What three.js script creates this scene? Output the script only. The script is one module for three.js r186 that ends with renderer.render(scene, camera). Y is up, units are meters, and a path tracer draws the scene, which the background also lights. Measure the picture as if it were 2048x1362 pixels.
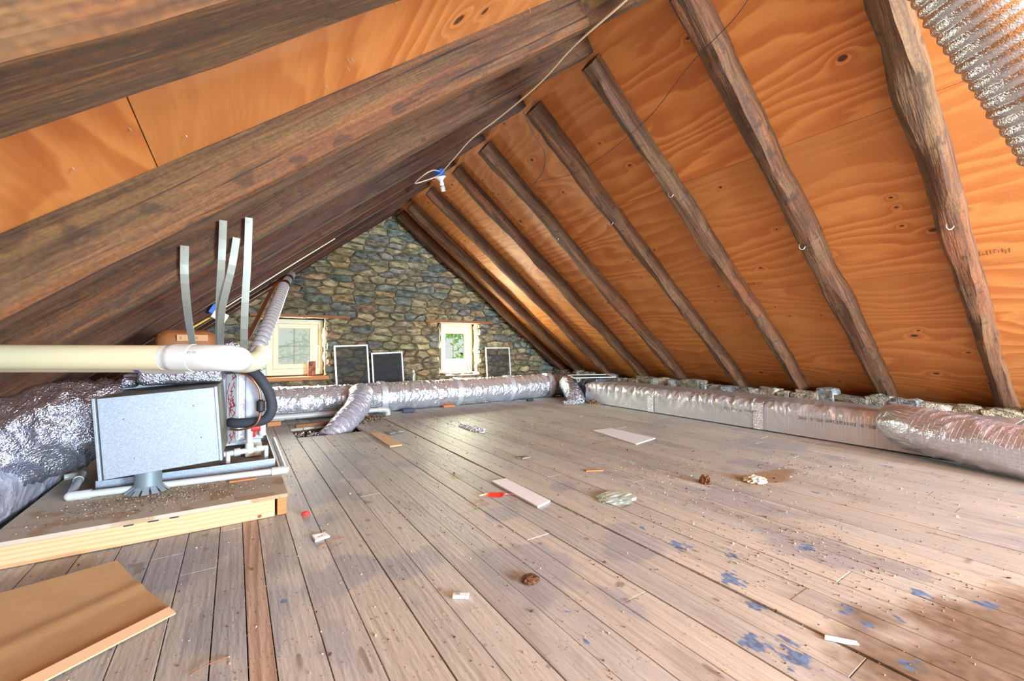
import * as THREE from 'three';
import { RoundedBoxGeometry } from 'three/addons/geometries/RoundedBoxGeometry.js';
import { mergeGeometries, mergeVertices, toCreasedNormals } from 'three/addons/utils/BufferGeometryUtils.js';
import { RectAreaLightUniformsLib } from 'three/addons/lights/RectAreaLightUniformsLib.js';

// ---------------------------------------------------------------- camera, sky, daylight, exposure
const renderer = new THREE.WebGLRenderer({ antialias: true });
renderer.toneMapping = THREE.LinearToneMapping;
renderer.toneMappingExposure = 0.8;
renderer.shadowMap.enabled = true;
RectAreaLightUniformsLib.init();
const scene = new THREE.Scene();
const CAM = new THREE.Vector3(0, 0.812, 0);
const camera = new THREE.PerspectiveCamera(2 * Math.atan(681 / 841) * 180 / Math.PI, 2048 / 1362, 0.02, 200);
camera.position.copy(CAM);
{ const yaw = 33.3745 * Math.PI / 180, p = 0.6131 * Math.PI / 180;
  camera.lookAt(CAM.x + Math.sin(yaw) * Math.cos(p), CAM.y + Math.sin(p), CAM.z - Math.cos(yaw) * Math.cos(p)); }
scene.background = new THREE.Color(1.12, 1.17, 1.17);
function windowLight(x, y, z, w, h, color, power, tx, ty, tz) {
  const l = new THREE.RectAreaLight(new THREE.Color(...color), power, w, h);
  l.position.set(x, y, z); l.lookAt(tx, ty, tz); scene.add(l); return l;
}
const ZF = -6.15, ZB = 4.6;                                       // stone gable ahead, gable behind the camera
// daylight entering by the two small windows ahead (greened by the trees) and the two windows of the gable behind
windowLight(0.69, 0.80, -6.325, 0.40, 0.50, [1.0, 0.98, 0.88], 60, 0.69, 0.80, 0);
windowLight(3.10, 0.80, -6.325, 0.40, 0.46, [0.98, 1.0, 0.74], 130, 3.10, 0.80, 0);
windowLight(0.75, 1.15, ZB - 0.03, 1.5, 1.1, [0.72, 0.88, 1.0], 75, 0.75, 1.15, 0);
windowLight(3.05, 1.15, ZB - 0.03, 1.5, 1.1, [0.72, 0.88, 1.0], 245, 3.05, 1.15, 0);

// ---------------------------------------------------------------- helpers
let seed = 12345;
function rnd() { seed |= 0; seed = seed + 0x6D2B79F5 | 0; let t = Math.imul(seed ^ seed >>> 15, 1 | seed); t = t + Math.imul(t ^ t >>> 7, 61 | t) ^ t; return ((t ^ t >>> 14) >>> 0) / 4294967296; }
const rr = (a, b) => a + (b - a) * rnd();
const reseed = s => { seed = s; };
const clamp = (x, a = 0, b = 1) => x < a ? a : x > b ? b : x;
const sstep = (a, b, x) => { x = clamp((x - a) / (b - a)); return x * x * (3 - 2 * x); };
const TAB = new Float32Array(65536); reseed(77); for (let i = 0; i < 65536; i++) TAB[i] = rnd();
function vn(x, y) {                                               // value noise 0..1
  const xi = Math.floor(x), yi = Math.floor(y); let fx = x - xi, fy = y - yi;
  fx = fx * fx * (3 - 2 * fx); fy = fy * fy * (3 - 2 * fy);
  const a = xi & 255, b = (xi + 1) & 255, c = (yi & 255) << 8, d = ((yi + 1) & 255) << 8;
  const p = TAB[a | c], q = TAB[b | c], r = TAB[a | d], s = TAB[b | d];
  return p + (q - p) * fx + (r - p) * fy + (p - q - r + s) * fx * fy;
}
const fbm = (x, y, o = 3) => { let s = 0, a = .5, t = 0; for (let i = 0; i < o; i++) { s += a * vn(x + i * 17.3, y + i * 9.1); t += a; a *= .5; x *= 2.03; y *= 2.03; } return s / t; };
const n3 = (x, y, z) => (vn(x + z * 3.7, y - z * 1.9) + vn(y * 1.1 + 40, z * 1.3 + x * .3 + 11)) / 2;
function tex(w, h, fn, srgb = true) {                             // fn(u, v) -> [r, g, b] 0..255 or a number
  const d = new Uint8Array(w * h * 4);
  for (let j = 0; j < h; j++) for (let i = 0; i < w; i++) {
    const c = fn((i + .5) / w, (j + .5) / h), k = (j * w + i) * 4;
    if (typeof c === 'number') { d[k] = d[k + 1] = d[k + 2] = clamp(c, 0, 255); } else { d[k] = clamp(c[0], 0, 255); d[k + 1] = clamp(c[1], 0, 255); d[k + 2] = clamp(c[2], 0, 255); }
    d[k + 3] = 255;
  }
  const t = new THREE.DataTexture(d, w, h); t.wrapS = t.wrapT = THREE.RepeatWrapping; t.magFilter = THREE.LinearFilter; t.minFilter = THREE.LinearMipmapLinearFilter; t.generateMipmaps = true;
  if (srgb) t.colorSpace = THREE.SRGBColorSpace; t.needsUpdate = true; return t;
}
const scaled = (t, sx, sy, ox = 0, oy = 0) => { const c = t.clone(); c.repeat.set(1 / sx, 1 / sy); c.offset.set(ox, oy); c.needsUpdate = true; return c; };   // uv in metres
const mix3 = (a, b, t) => [a[0] + (b[0] - a[0]) * t, a[1] + (b[1] - a[1]) * t, a[2] + (b[2] - a[2]) * t];
const col = (r, g, b) => new THREE.Color().setRGB(r / 255, g / 255, b / 255, THREE.SRGBColorSpace);
const std = o => new THREE.MeshStandardMaterial(o);
const names = {};
function numbered(n) { const k = names[n] = (names[n] ?? -1) + 1; return k ? n + '_' + String(k).padStart(3, '0') : n; }
function thing(name, label, category, group) { const o = new THREE.Group(); o.name = numbered(name); o.userData = { label, category }; if (group) o.userData.group = group; scene.add(o); return o; }
function struct(name, label) { const o = new THREE.Group(); o.name = name; o.userData = { kind: 'structure', label }; scene.add(o); return o; }
function part(parent, name, geo, mat, label) { const m = new THREE.Mesh(geo, mat); m.name = name; m.castShadow = m.receiveShadow = true; if (label) m.userData.label = label; parent.add(m); return m; }
function solo(name, geo, mat, label, category, group) { const m = new THREE.Mesh(geo, mat); m.name = numbered(name); m.castShadow = m.receiveShadow = true; m.userData = { label, category }; if (group) m.userData.group = group; scene.add(m); return m; }
const V = (x, y, z) => new THREE.Vector3(x, y, z);
// planar uv in metres by the main axis of each face; the grain (u) follows "axis"
function mUV(g, axis = 0, off = 0) {
  if (g.index) g = g.toNonIndexed();
  const p = g.attributes.position, uv = new Float32Array(p.count * 2), a = V(0, 0, 0), b = V(0, 0, 0), c = V(0, 0, 0);
  for (let i = 0; i < p.count; i += 3) {
    a.fromBufferAttribute(p, i); b.fromBufferAttribute(p, i + 1); c.fromBufferAttribute(p, i + 2);
    const n = b.clone().sub(a).cross(c.clone().sub(a)); const w = [Math.abs(n.x), Math.abs(n.y), Math.abs(n.z)];
    const oth = [0, 1, 2].filter(k => k !== axis); let u = axis, v = w[oth[0]] > w[oth[1]] ? oth[1] : oth[0];
    if (w[axis] > w[oth[0]] && w[axis] > w[oth[1]]) { u = oth[0]; v = oth[1]; }
    [a, b, c].forEach((q, k) => { uv[(i + k) * 2] = q.getComponent(u) + off; uv[(i + k) * 2 + 1] = q.getComponent(v) + off * .37; });
  }
  g.setAttribute('uv', new THREE.BufferAttribute(uv, 2)); return g;
}
function box(x0, x1, y0, y1, z0, z1, bev = 0.002, axis = 0, off = 0) {
  const w = x1 - x0, h = y1 - y0, d = z1 - z0, r = Math.min(bev, w * .45, h * .45, d * .45);
  let g = r > 0 ? new RoundedBoxGeometry(w, h, d, 1, r) : new THREE.BoxGeometry(w, h, d);
  g.translate((x0 + x1) / 2, (y0 + y1) / 2, (z0 + z1) / 2); return mUV(g, axis, off);
}
function cbox(w, h, d, bev = 0.002, axis = 0, off = 0) { return box(-w / 2, w / 2, -h / 2, h / 2, -d / 2, d / 2, bev, axis, off); }
// a swept tube with caps; rad(t, a) gives the radius, uv in metres
function tube(pts, r, o = {}) {
  const { seg = 60, rad = 12, fn, cap = true, closed = false, straight = false, uscale = 1 } = o;
  const P = pts.map(p => p.isVector3 ? p : V(...p));
  let curve;
  if (straight) { curve = new THREE.CurvePath(); for (let i = 0; i < P.length - 1; i++) curve.add(new THREE.LineCurve3(P[i], P[i + 1])); }
  else curve = new THREE.CatmullRomCurve3(P, closed, 'centripetal');
  const L = curve.getLength(); const f = curve.computeFrenetFrames ? null : null;
  const fr = THREE.Curve.prototype.computeFrenetFrames.call(curve, seg, closed);
  const pos = [], uv = [], idx = [];
  for (let i = 0; i <= seg; i++) {
    const t = i / seg, c = curve.getPointAt(t);
    for (let j = 0; j <= rad; j++) {
      const a = j / rad * Math.PI * 2, rr_ = (typeof r === 'function' ? r(t) : r) * (fn ? fn(t * L, (j % rad) / rad * Math.PI * 2, t) : 1);
      const s = Math.sin(a), k = Math.cos(a);
      pos.push(c.x + rr_ * (k * fr.normals[i].x + s * fr.binormals[i].x), c.y + rr_ * (k * fr.normals[i].y + s * fr.binormals[i].y), c.z + rr_ * (k * fr.normals[i].z + s * fr.binormals[i].z));
      uv.push(t * L * uscale, j / rad * 2 * Math.PI * (typeof r === 'function' ? r(0) : r) * uscale);
    }
  }
  const W = rad + 1;
  for (let i = 0; i < seg; i++) for (let j = 0; j < rad; j++) { const a = i * W + j; idx.push(a, a + 1, a + W, a + 1, a + W + 1, a + W); }
  if (cap && !closed) for (const [i, fl] of [[0, 1], [seg, 0]]) {
    const c = curve.getPointAt(i / seg), base = pos.length / 3; pos.push(c.x, c.y, c.z); uv.push(0, 0);
    for (let j = 0; j <= rad; j++) { const k = (i * W + j) * 3; pos.push(pos[k], pos[k + 1], pos[k + 2]); uv.push(Math.cos(j / rad * 6.283) * .05, Math.sin(j / rad * 6.283) * .05); }
    for (let j = 0; j < rad; j++) fl ? idx.push(base, base + 2 + j, base + 1 + j) : idx.push(base, base + 1 + j, base + 2 + j);
  }
  const g = new THREE.BufferGeometry(); g.setAttribute('position', new THREE.Float32BufferAttribute(pos, 3)); g.setAttribute('uv', new THREE.Float32BufferAttribute(uv, 2)); g.setIndex(idx); g.computeVertexNormals();
  // close the seam in the normals
  const n = g.attributes.normal; for (let i = 0; i <= seg; i++) { const a = i * W, b = a + rad; const x = n.getX(a) + n.getX(b), y = n.getY(a) + n.getY(b), z = n.getZ(a) + n.getZ(b), l = Math.hypot(x, y, z) || 1; n.setXYZ(a, x / l, y / l, z / l); n.setXYZ(b, x / l, y / l, z / l); }
  return g;
}
// flat strap with thickness along points; "side" is the width direction
function strip(pts, width, thick, side) {
  const P = pts.map(p => V(...p)), c = new THREE.CatmullRomCurve3(P, false, 'centripetal'), S = 24, pos = [], idx = [];
  for (let i = 0; i <= S; i++) {
    const t = i / S, q = c.getPointAt(t), tg = c.getTangentAt(t), s = (typeof side === 'function' ? side(t) : side).clone(); s.addScaledVector(tg, -s.dot(tg)).normalize();
    const n = tg.clone().cross(s).normalize();
    for (const [a, b] of [[-1, -1], [1, -1], [1, 1], [-1, 1]]) { const v = q.clone().addScaledVector(s, a * width / 2).addScaledVector(n, b * thick / 2); pos.push(v.x, v.y, v.z); }
  }
  for (let i = 0; i < S; i++) for (let k = 0; k < 4; k++) { const a = i * 4 + k, b = i * 4 + (k + 1) % 4; idx.push(a, b, a + 4, b, b + 4, a + 4); }
  idx.push(0, 2, 1, 0, 3, 2); const e = S * 4; idx.push(e, e + 1, e + 2, e, e + 2, e + 3);
  let g = new THREE.BufferGeometry(); g.setAttribute('position', new THREE.Float32BufferAttribute(pos, 3)); g.setIndex(idx); g = mUV(g, 1); g.computeVertexNormals(); return g;
}
function extr(shape, depth, bev = 0, steps = 1) { const g = new THREE.ExtrudeGeometry(shape, { depth, bevelEnabled: bev > 0, bevelSize: bev, bevelThickness: bev, bevelSegments: 1, steps, curveSegments: 8 }); return g; }
function poly(pts) { const s = new THREE.Shape(); pts.forEach(([x, y], i) => i ? s.lineTo(x, y) : s.moveTo(x, y)); s.closePath(); return s; }

// ---------------------------------------------------------------- materials
const T = {};
function plyTexture(k) {
  reseed(900 + k); const knots = []; const nk = [16, 8, 30, 11][k];
  for (let i = 0; i < nk; i++) knots.push([rr(.05, 2.39), rr(.05, 1.17), rr(.005, .010) * (i % 5 == 0 ? 1.8 : 1), rr(1.1, 1.7)]);
  const warp = [.9, .5, 1.3, .7][k], fr = [9, 13, 8, 11][k];
  return tex(1024, 512, (u, v) => {
    const x = u * 2.44, y = v * 1.22; let f = y * fr * .7 + warp * 11 * (fbm(x * .5 + k * 31, y * 1.7 + k * 7, 3) - .5) + 1.5 * vn(x * 1.7 + k * 5, y * 6) + .25 * vn(x * 9, y * 40), kn = 0;
    for (const [kx, ky, kr, el] of knots) { const dx = (x - kx) / el, dy = y - ky, d = Math.sqrt(dx * dx + dy * dy); f += 1.5 * Math.exp(-d * d / (kr * kr * 9)); if (d < kr * 1.25) kn = Math.max(kn, 1 - sstep(kr * .75, kr * 1.25, d)); }
    const s = f - Math.floor(f), ring = sstep(.0, .72, s) * (1 - sstep(.84, 1, s));
    const big = fbm(x * .8 + 50 + k * 9, y * 1.4, 2), fine = vn(x * 26, y * 330) - .5, mid = vn(x * 5 + 9, y * 90) - .5;
    let c = mix3([212, 142, 76], [174, 94, 40], ring * (.1 + .7 * big) + .14 * mid + .12 * fine);
    c = mix3(c, [188, 128, 60], .35 * sstep(.5, .8, fbm(x * 1.1 + 90, y * 1.7 + k, 2)));
    const m = .93 + .14 * big; c = [c[0] * m, c[1] * m, c[2] * m];
    if (kn) c = mix3(c, mix3([92, 48, 22], [60, 32, 16], vn(x * 160, y * 160)), kn * .9);
    return c;
  });
}
T.ply = [0, 1, 2, 3].map(plyTexture);
T.plyB = tex(512, 256, (u, v) => 255 * fbm(u * 24, v * 160, 2), false);
const M = {};
M.ply = T.ply.map(t => std({ map: scaled(t, 2.44, 1.22), roughness: .62, bumpMap: scaled(T.plyB, 2.44, 1.22), bumpScale: .0012 }));
function timberTexture(k) {
  return tex(2048, 256, (u, v) => {
    const x = u * 4, y = v * .5, w = .05 * (fbm(x * 1.2 + k * 40, y * 6, 2) - .5);
    const st = fbm(x * 1.6 + k * 11, (y + w) * 60, 3), fine = vn(x * 7, (y + w) * 320 + k * 50), pat = fbm(x * .7 + k * 23, y * 9 + k * 3, 4), pat2 = fbm(x * .6 + 60 + k * 7, y * 8, 4);
    let c = mix3([72, 48, 33], [134, 95, 62], clamp(st * 1.15 - .12 + (fine - .5) * .42));
    c = mix3(c, [122, 106, 76], .6 * sstep(.5, .7, pat + .12 * (fine - .5)));                        // weathered olive-grey skin
    c = mix3(c, [146, 92, 58], .45 * sstep(.56, .72, pat2 + .15 * (st - .5)));                           // fresh reddish wood
    const blot = fbm(x * 2.4 + k * 3, y * 34, 3); c = mix3(c, [60, 42, 32], .5 * sstep(.56, .74, blot)); c = mix3(c, [168, 142, 104], .25 * sstep(.66, .8, fbm(x * 4 + 33, y * 60 + k, 3)));
    c = mix3(c, [104, 92, 70], .35 * sstep(.55, .75, fbm(x * 7 + k * 9, y * 18 + 4, 4))); c = mix3(c, [52, 36, 28], .45 * sstep(.68, .8, fbm(x * 13 + 70, y * 22 + k, 3))); { const q = 1 + .22 * (vn(x * 150, y * 210) - .5); c = [c[0] * q, c[1] * q, c[2] * q]; }
    const crack = sstep(.78, .88, fbm(x * 1.2 + 8 * k, (y + w) * 85 + 20, 2)); c = mix3(c, [30, 20, 15], crack * .85);
    return c;
  });
}
T.timber = [timberTexture(0), timberTexture(1)];
T.timberB = tex(1024, 256, (u, v) => 255 * (.6 * fbm(u * 14, v * 70, 3) + .4 * vn(u * 60, v * 190)), false);
M.timber = T.timber.map(t => std({ map: scaled(t, 4, .5), color: col(240, 222, 206), roughness: .82, bumpMap: scaled(T.timberB, 2, .5), bumpScale: .0035 }));
M.oldTimberFade = Array.from({ length: 16 }, (_, i) => std({ map: scaled(T.timber[(i + 1) % 2], 4, .5, .13 * i, .31 * i), color: col(...[[166, 128, 108], [178, 138, 116], [164, 126, 108], [180, 136, 112], [168, 132, 112], [174, 142, 120], [196, 176, 146], [208, 188, 154], [222, 204, 162]][Math.min(i, 8)]), roughness: .8, bumpMap: scaled(T.timberB, 2, .5), bumpScale: .0035 }));  // old timber, darker toward the gable: light fall-off painted into the tints
M.timberRed = std({ map: scaled(T.timber[0], 4, .5), color: col(255, 205, 190), roughness: .7, bumpMap: scaled(T.timberB, 2, .5), bumpScale: .004 });
T.wrinkle = tex(512, 512, (u, v) => { const x = u * 24, y = v * 24, a = fbm(x, y * .8, 3), b = fbm(x * .5 + 30 + y * .4, y * .5 + 8, 2); return 255 * (.55 * Math.abs(a * 2 - 1) + .45 * Math.abs(b * 2 - 1) * 1.4); }, false);
T.scrim = tex(512, 512, (u, v) => { const x = u * 24, y = v * 24, a = fbm(x * .9, y * .7, 3); const gx = Math.abs(((u * 12) % 1) - .5) * 2, gy = Math.abs(((v * 12) % 1) - .5) * 2; return 255 * clamp(.7 * Math.abs(a * 2 - 1) + .35 * Math.max(sstep(.9, 1, gx), sstep(.9, 1, gy))); }, false);
M.foil = std({ color: col(226, 230, 238), metalness: .78, roughness: .27, bumpMap: scaled(T.scrim, .3, .3), bumpScale: .004 });
M.foilBright = std({ color: col(184, 189, 204), metalness: .92, roughness: .3, bumpMap: scaled(T.wrinkle, .16, .16), bumpScale: .006 });
M.foilGrey = std({ color: col(196, 199, 216), metalness: .5, roughness: .42, bumpMap: scaled(T.wrinkle, .35, .35), bumpScale: .004 });
M.foilTape = std({ color: col(230, 234, 242), metalness: .6, roughness: .32, bumpMap: scaled(T.wrinkle, .12, .12), bumpScale: .003 });
M.alu = std({ color: col(222, 226, 232), metalness: .6, roughness: .28 });
T.galv = tex(512, 512, (u, v) => { const c = 18, x = u * c * 2, y = v * c * 2; let best = 9, id = 0; const xi = Math.floor(x), yi = Math.floor(y); for (let j = -1; j <= 1; j++) for (let i = -1; i <= 1; i++) { const a = ((xi + i) + 36) % 36, b = ((yi + j) + 36) % 36, h = TAB[(a * 37 + b * 101) & 65535], h2 = TAB[(a * 91 + b * 53 + 7) & 65535]; const d = Math.hypot(x - xi - i - h, y - yi - j - h2); if (d < best) { best = d; id = TAB[(a * 17 + b * 233 + 99) & 65535]; } } return [150 + id * 22, 164 + id * 22, 180 + id * 22]; });
M.galv = std({ map: scaled(T.galv, .14, .14), metalness: .4, roughness: .42 });
M.strap = std({ color: col(168, 176, 168), metalness: .6, roughness: .42 });
M.screw = std({ color: col(210, 212, 210), metalness: .9, roughness: .3 });
M.pvcOld = std({ color: col(208, 203, 168), roughness: .38 });
M.pvc = std({ color: col(192, 195, 193), roughness: .32 });
M.pvcGreen = std({ color: col(204, 212, 180), roughness: .35 });
M.purple = std({ color: col(96, 84, 160), roughness: .5 });
M.black = std({ color: col(34, 35, 38), roughness: .6 });
M.rubber = std({ color: col(52, 56, 64), roughness: .75 });
M.copper = std({ color: col(196, 128, 92), metalness: .85, roughness: .38 });
M.cabinet = std({ color: col(182, 187, 200), roughness: .4, metalness: .15 });
M.red = std({ color: col(206, 52, 48), roughness: .5 });
M.redTape = std({ color: col(222, 62, 52), roughness: .4 });
M.blue = std({ color: col(28, 92, 178), roughness: .45 });
M.whitePlastic = std({ color: col(236, 238, 240), roughness: .35 });
M.creamPaint = std({ color: col(238, 230, 196), roughness: .55, bumpMap: scaled(T.plyB, 1, .5), bumpScale: .0006 });
M.white = std({ color: col(232, 233, 236), roughness: .5 });
M.whiteSheet = std({ color: col(230, 235, 242), roughness: .6 });
T.pine = tex(1024, 128, (u, v) => { const x = u * 2, y = v * .25, f = y * 55 + 2.5 * fbm(x * .8, y * 8, 2), s = f - Math.floor(f); let c = mix3([232, 204, 168], [214, 174, 130], sstep(.2, .9, s) * .7 + .2 * vn(x * 10, y * 300)); for (const [kx, ky] of [[.3, .09], [.62, .15], [.9, .04], [1.25, .12], [1.7, .07], [1.9, .18]]) { const d = Math.hypot((x - kx) / 1.3, y - ky); c = mix3(c, [128, 78, 44], 1 - sstep(.005, .009, d)); } return c; });
M.pine = std({ map: scaled(T.pine, 2, .25), color: col(238, 226, 214), roughness: .6 });
M.pineOrange = std({ map: scaled(T.pine, 2, .25), color: col(214, 164, 124), roughness: .65 });
M.board = std({ map: scaled(T.pine, 2, .25), color: col(164, 124, 98), roughness: .7 });
T.dusty = tex(1024, 512, (u, v) => { const x = u * 1.2, y = v * 1.6, p = fbm(x * 4, y * 3, 4), d = fbm(x * 9 + 30, y * 9, 4), g = vn(x * 210, y * 210); let c = mix3([192, 180, 162], [168, 157, 142], p); c = mix3(c, [160, 132, 98], .7 * sstep(.52, .68, d)); c = mix3(c, [70, 54, 38], .7 * sstep(.9, .97, g) * sstep(.4, .6, d)); return c; });
M.dusty = std({ map: scaled(T.dusty, 1.2, 1.6), roughness: .9 });
T.card = tex(512, 512, (u, v) => { const a = fbm(u * 9, v * 9, 3), b = vn(u * 3, v * 260); return mix3([188, 152, 108], [170, 134, 92], a * .7 + b * .3); });
M.card = std({ map: scaled(T.card, .8, .8), roughness: .85 });
M.cardEdge = std({ color: col(206, 172, 134), roughness: .9 });
M.kraft = std({ map: scaled(T.card, .5, .5), color: col(205, 160, 128), roughness: .7 });
T.stone = tex(512, 512, (u, v) => { const a = fbm(u * 12, v * 22, 4), b = fbm(u * 5 + 9, v * 7, 3), g = vn(u * 190, v * 190); return 255 * clamp(.53 + .66 * (a - .25) + .4 * (b - .5) + .16 * (g - .5)); });
T.stoneB = tex(512, 512, (u, v) => 255 * (.65 * fbm(u * 16, v * 26, 4) + .35 * fbm(u * 60, v * 70, 2)), false);
M.stone = [[200, 182, 140], [180, 166, 134], [210, 180, 130], [172, 170, 154], [158, 156, 146], [186, 176, 136], [150, 158, 146], [196, 166, 130], [212, 194, 150]].map(c => std({ map: scaled(T.stone, .8, .8), color: col(...c), roughness: .88, bumpMap: scaled(T.stoneB, .6, .6), bumpScale: .022 }));
M.mortar = std({ map: scaled(T.stone, .5, .5), color: col(150, 134, 104), roughness: .95, bumpMap: scaled(T.stoneB, .4, .4), bumpScale: .012 });
M.rubble = [[226, 214, 190], [192, 198, 198], [210, 192, 162], [186, 176, 158]].map(c => std({ map: scaled(T.stone, .6, .6), color: col(...c), roughness: .9, bumpMap: scaled(T.stoneB, .5, .5), bumpScale: .02 }));
M.foam = std({ color: col(240, 228, 178), roughness: .75, bumpMap: scaled(T.stoneB, .25, .25), bumpScale: .01 });
M.brick = std({ map: scaled(T.stone, .5, .5), color: col(214, 138, 110), roughness: .9, bumpMap: scaled(T.stoneB, .3, .3), bumpScale: .006 });
M.brickGrey = std({ color: col(216, 210, 208), roughness: .85, bumpMap: scaled(T.stoneB, .3, .3), bumpScale: .003 });
M.screenFrame = std({ color: col(226, 228, 224), roughness: .4, metalness: .1 });
M.mesh = std({ color: col(58, 60, 62), roughness: .8, transparent: true, opacity: .46, side: THREE.DoubleSide });
M.meshDense = std({ color: col(44, 46, 50), roughness: .8, transparent: true, opacity: .86, side: THREE.DoubleSide });
M.glassDusty = new THREE.MeshPhysicalMaterial({ color: col(232, 238, 228), roughness: .82, transmission: 1, thickness: 0, ior: 1.45 });
M.glass = new THREE.MeshPhysicalMaterial({ color: col(240, 246, 240), roughness: .12, transmission: 1, thickness: 0, ior: 1.45 });
M.film = new THREE.MeshPhysicalMaterial({ color: col(226, 238, 232), roughness: .35, transmission: .55, thickness: 0, ior: 1.4, side: THREE.DoubleSide });
M.wire = std({ color: col(60, 48, 36), roughness: .6 });
M.cable = std({ color: col(226, 214, 184), roughness: .5 });
M.yellow = std({ color: col(222, 184, 72), roughness: .5 });

// ---------------------------------------------------------------- floor: single boards over a dark joist bay
const XL = -1.9, XR = 5.6;
const edges = [-.262, -.161, -.049, .032, .093, .206, .317, .454, .563, .675, .788];
reseed(31);
while (edges[0] > XL) edges.unshift(edges[0] - rr(.095, .125));
{ let e = .788; for (const k of [.905, 1.02, 1.14, 1.258, 1.385]) edges.push(k); e = 1.385; while (e < XR) { e += rr(.098, .13); edges.push(e); } }
const HOLE = { x0: .454, x1: 1.02, z0: -4.58, z1: -4.1 };          // where the branch duct drops through the boards
const GREY = [[.68, -3.28, .2], [.52, -2.49, .2], [.33, -2.43, .14], [.32, -2.01, .2], [.39, -1.61, .16], [.51, -1.53, .13], [.47, -1.26, .08], [.63, -2.87, .2], [1.05, -1.76, .12], [.92, -1.31, .11], [1.25, -1.14, .1], [-.04, -1.5, .16], [-.3, -2.1, .3], [-.1, -1.2, .12], [1.9, -.75, .2], [2.2, -1.2, .16], [2.9, -1.5, .25], [.75, -1.05, .08]];
const BLUE = [[1.35, -1.4, .045], [1.52, -1.25, .03], [1.51, -1.06, .07], [.13, -1.52, .018], [1.57, -.51, .045], [1.54, -.47, .04], [1.64, -.42, .025], [1.19, -.6, .055], [1.22, -.51, .06], [1.27, -.55, .04], [1.44, -.34, .04], [1.97, -.29, .04], [1.45, -.8, .07], [3.65, -.98, .05], [2.67, -1.01, .04], [1.92, -.76, .05], [1.88, -.42, .04], [1.35, -.69, .05], [.82, -.86, .018], [.85, -.99, .014], [1.62, -.9, .05]];
const NEWB = edges.indexOf(.032);
const btone = edges.map(() => [rr(-.5, .5), rr(0, 1), rr(0, 90)]);
function boardAt(x) { let a = 0, b = edges.length - 1; while (b - a > 1) { const m = a + b >> 1; if (edges[m] <= x) a = m; else b = m; } return a; }
const cell = (x, z) => Math.floor(x * 4) * 1000 + Math.floor(z * 4), near = {};
for (const [k, list, reach] of [['g', GREY, 2.6], ['b', BLUE, 1.7]]) for (const e of list) { const R = e[2] * reach * 1.35; for (let x = e[0] - R - .25; x <= e[0] + R + .25; x += .25) for (let z = e[1] - R - .25; z <= e[1] + R + .25; z += .25) { const c = near[cell(x, z)] ??= { g: [], b: [] }; if (!c[k].includes(e)) c[k].push(e); } }
const NONE = { g: [], b: [] };
function floorColor(x, z) {
  const here = near[cell(x, z)] ?? NONE;
  const b = boardAt(x), [t0, t1, t2] = btone[b], e = Math.min(x - edges[b], edges[b + 1] - x);
  const y = x - edges[b];
  const cath = y * 34 + 2.6 * fbm(z * .8 + t2, y * 6 + t2, 2), gs = cath - Math.floor(cath);
  const streak = vn(z * 3 + t2, x * 150) - .5, fine = vn(z * 26, x * 520) - .5, cloud = fbm(x * 3.1, z * 2.2, 4), sp = vn(x * 240, z * 240);
  let c = mix3([186, 187, 183], [165, 168, 168], cloud);
  c = mix3(c, [194, 181, 160], t1 * .4);
  let g = 0; for (const [gx, gz, gr] of here.g) { const d = ((x - gx) ** 2 + ((z - gz) * .75) ** 2) / (gr * gr); if (d < 6) g = Math.max(g, Math.exp(-d)); }
  g = g * .75 + .55 * (fbm(x * 1.7 + 40, z * .9 + 12, 3) - .45) + 1.5 * (fbm(x * 5 + 3, z * 3.2, 4) - .5) + t0 * .16;
  c = mix3(c, [152, 155, 162], .8 * sstep(.28, .5, g));
  const sm = fbm(x * 6 + 70, z * 2.2 + 9 + t2, 3); c = mix3(c, [150, 146, 146], .5 * sstep(.6, .75, sm));
  if (b === NEWB) c = mix3([188, 166, 148], [168, 140, 120], sstep(.2, .9, gs));
  const m = 1 + .09 * streak + .07 * fine + t0 * .07 - .05 * sstep(.6, .95, gs); c = [c[0] * m, c[1] * m, c[2] * m];
  // darker brown patch with its own ragged outline
  const gq = Math.hypot((x - 1.55) / .85, (z + .1) / .46); if (gq < 1.9) { const gd = sstep(0, 1, 1.2 - gq) + 1.1 * (fbm(x * 7 + 5, z * 6 + 20, 4) - .5);
  c = mix3(c, mix3([112, 90, 68], [74, 58, 44], vn(x * 60, z * 60)), .7 * sstep(.25, .75, gd)); }
  const st = Math.exp(-(((x - 2.75) / .28) ** 2 + ((z + 1.3) / .1) ** 2)) + Math.exp(-(((x - 1.15) / .05) ** 2 + ((z + 2.35) / .1) ** 2)) * .8; if (st > .02) c = mix3(c, [140, 104, 66], .6 * sstep(.25, .7, st + .6 * (fbm(x * 14, z * 14, 3) - .5)));
  for (const [bx, bz, br] of here.b) { const d = Math.hypot(x - bx, z - bz) / br; if (d < 1.5) c = mix3(c, vn(x * 90, z * 90) > .45 ? [84, 122, 176] : [74, 92, 130], .8 * sstep(.6, .42, d * .72 + 1.5 * (fbm(x * 75 + bx * 9, z * 42, 4) - .36))); }
  if (sp > .93) c = mix3(c, [78, 66, 54], .7 * sstep(.93, .97, sp));
  const ks = vn(x * 21 + 9, z * 13 + 4); if (ks > .93) c = mix3(c, [124, 112, 104], .7 * sstep(.93, .97, ks));
  return c;
}
const FZ0 = -6.3, FZ1 = .3;
const floorMaps = [[-1.92, 1.0], [.9, 3.3], [3.2, 5.7]].map(([a, b]) => { const t = tex(1024, 1536, (u, v) => floorColor(a + u * (b - a), FZ0 + v * (FZ1 - FZ0))); t.wrapT = THREE.MirroredRepeatWrapping; t.repeat.set(1 / (b - a), 1 / (FZ1 - FZ0)); t.offset.set(-a / (b - a), -FZ0 / (FZ1 - FZ0)); return t; });
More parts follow.
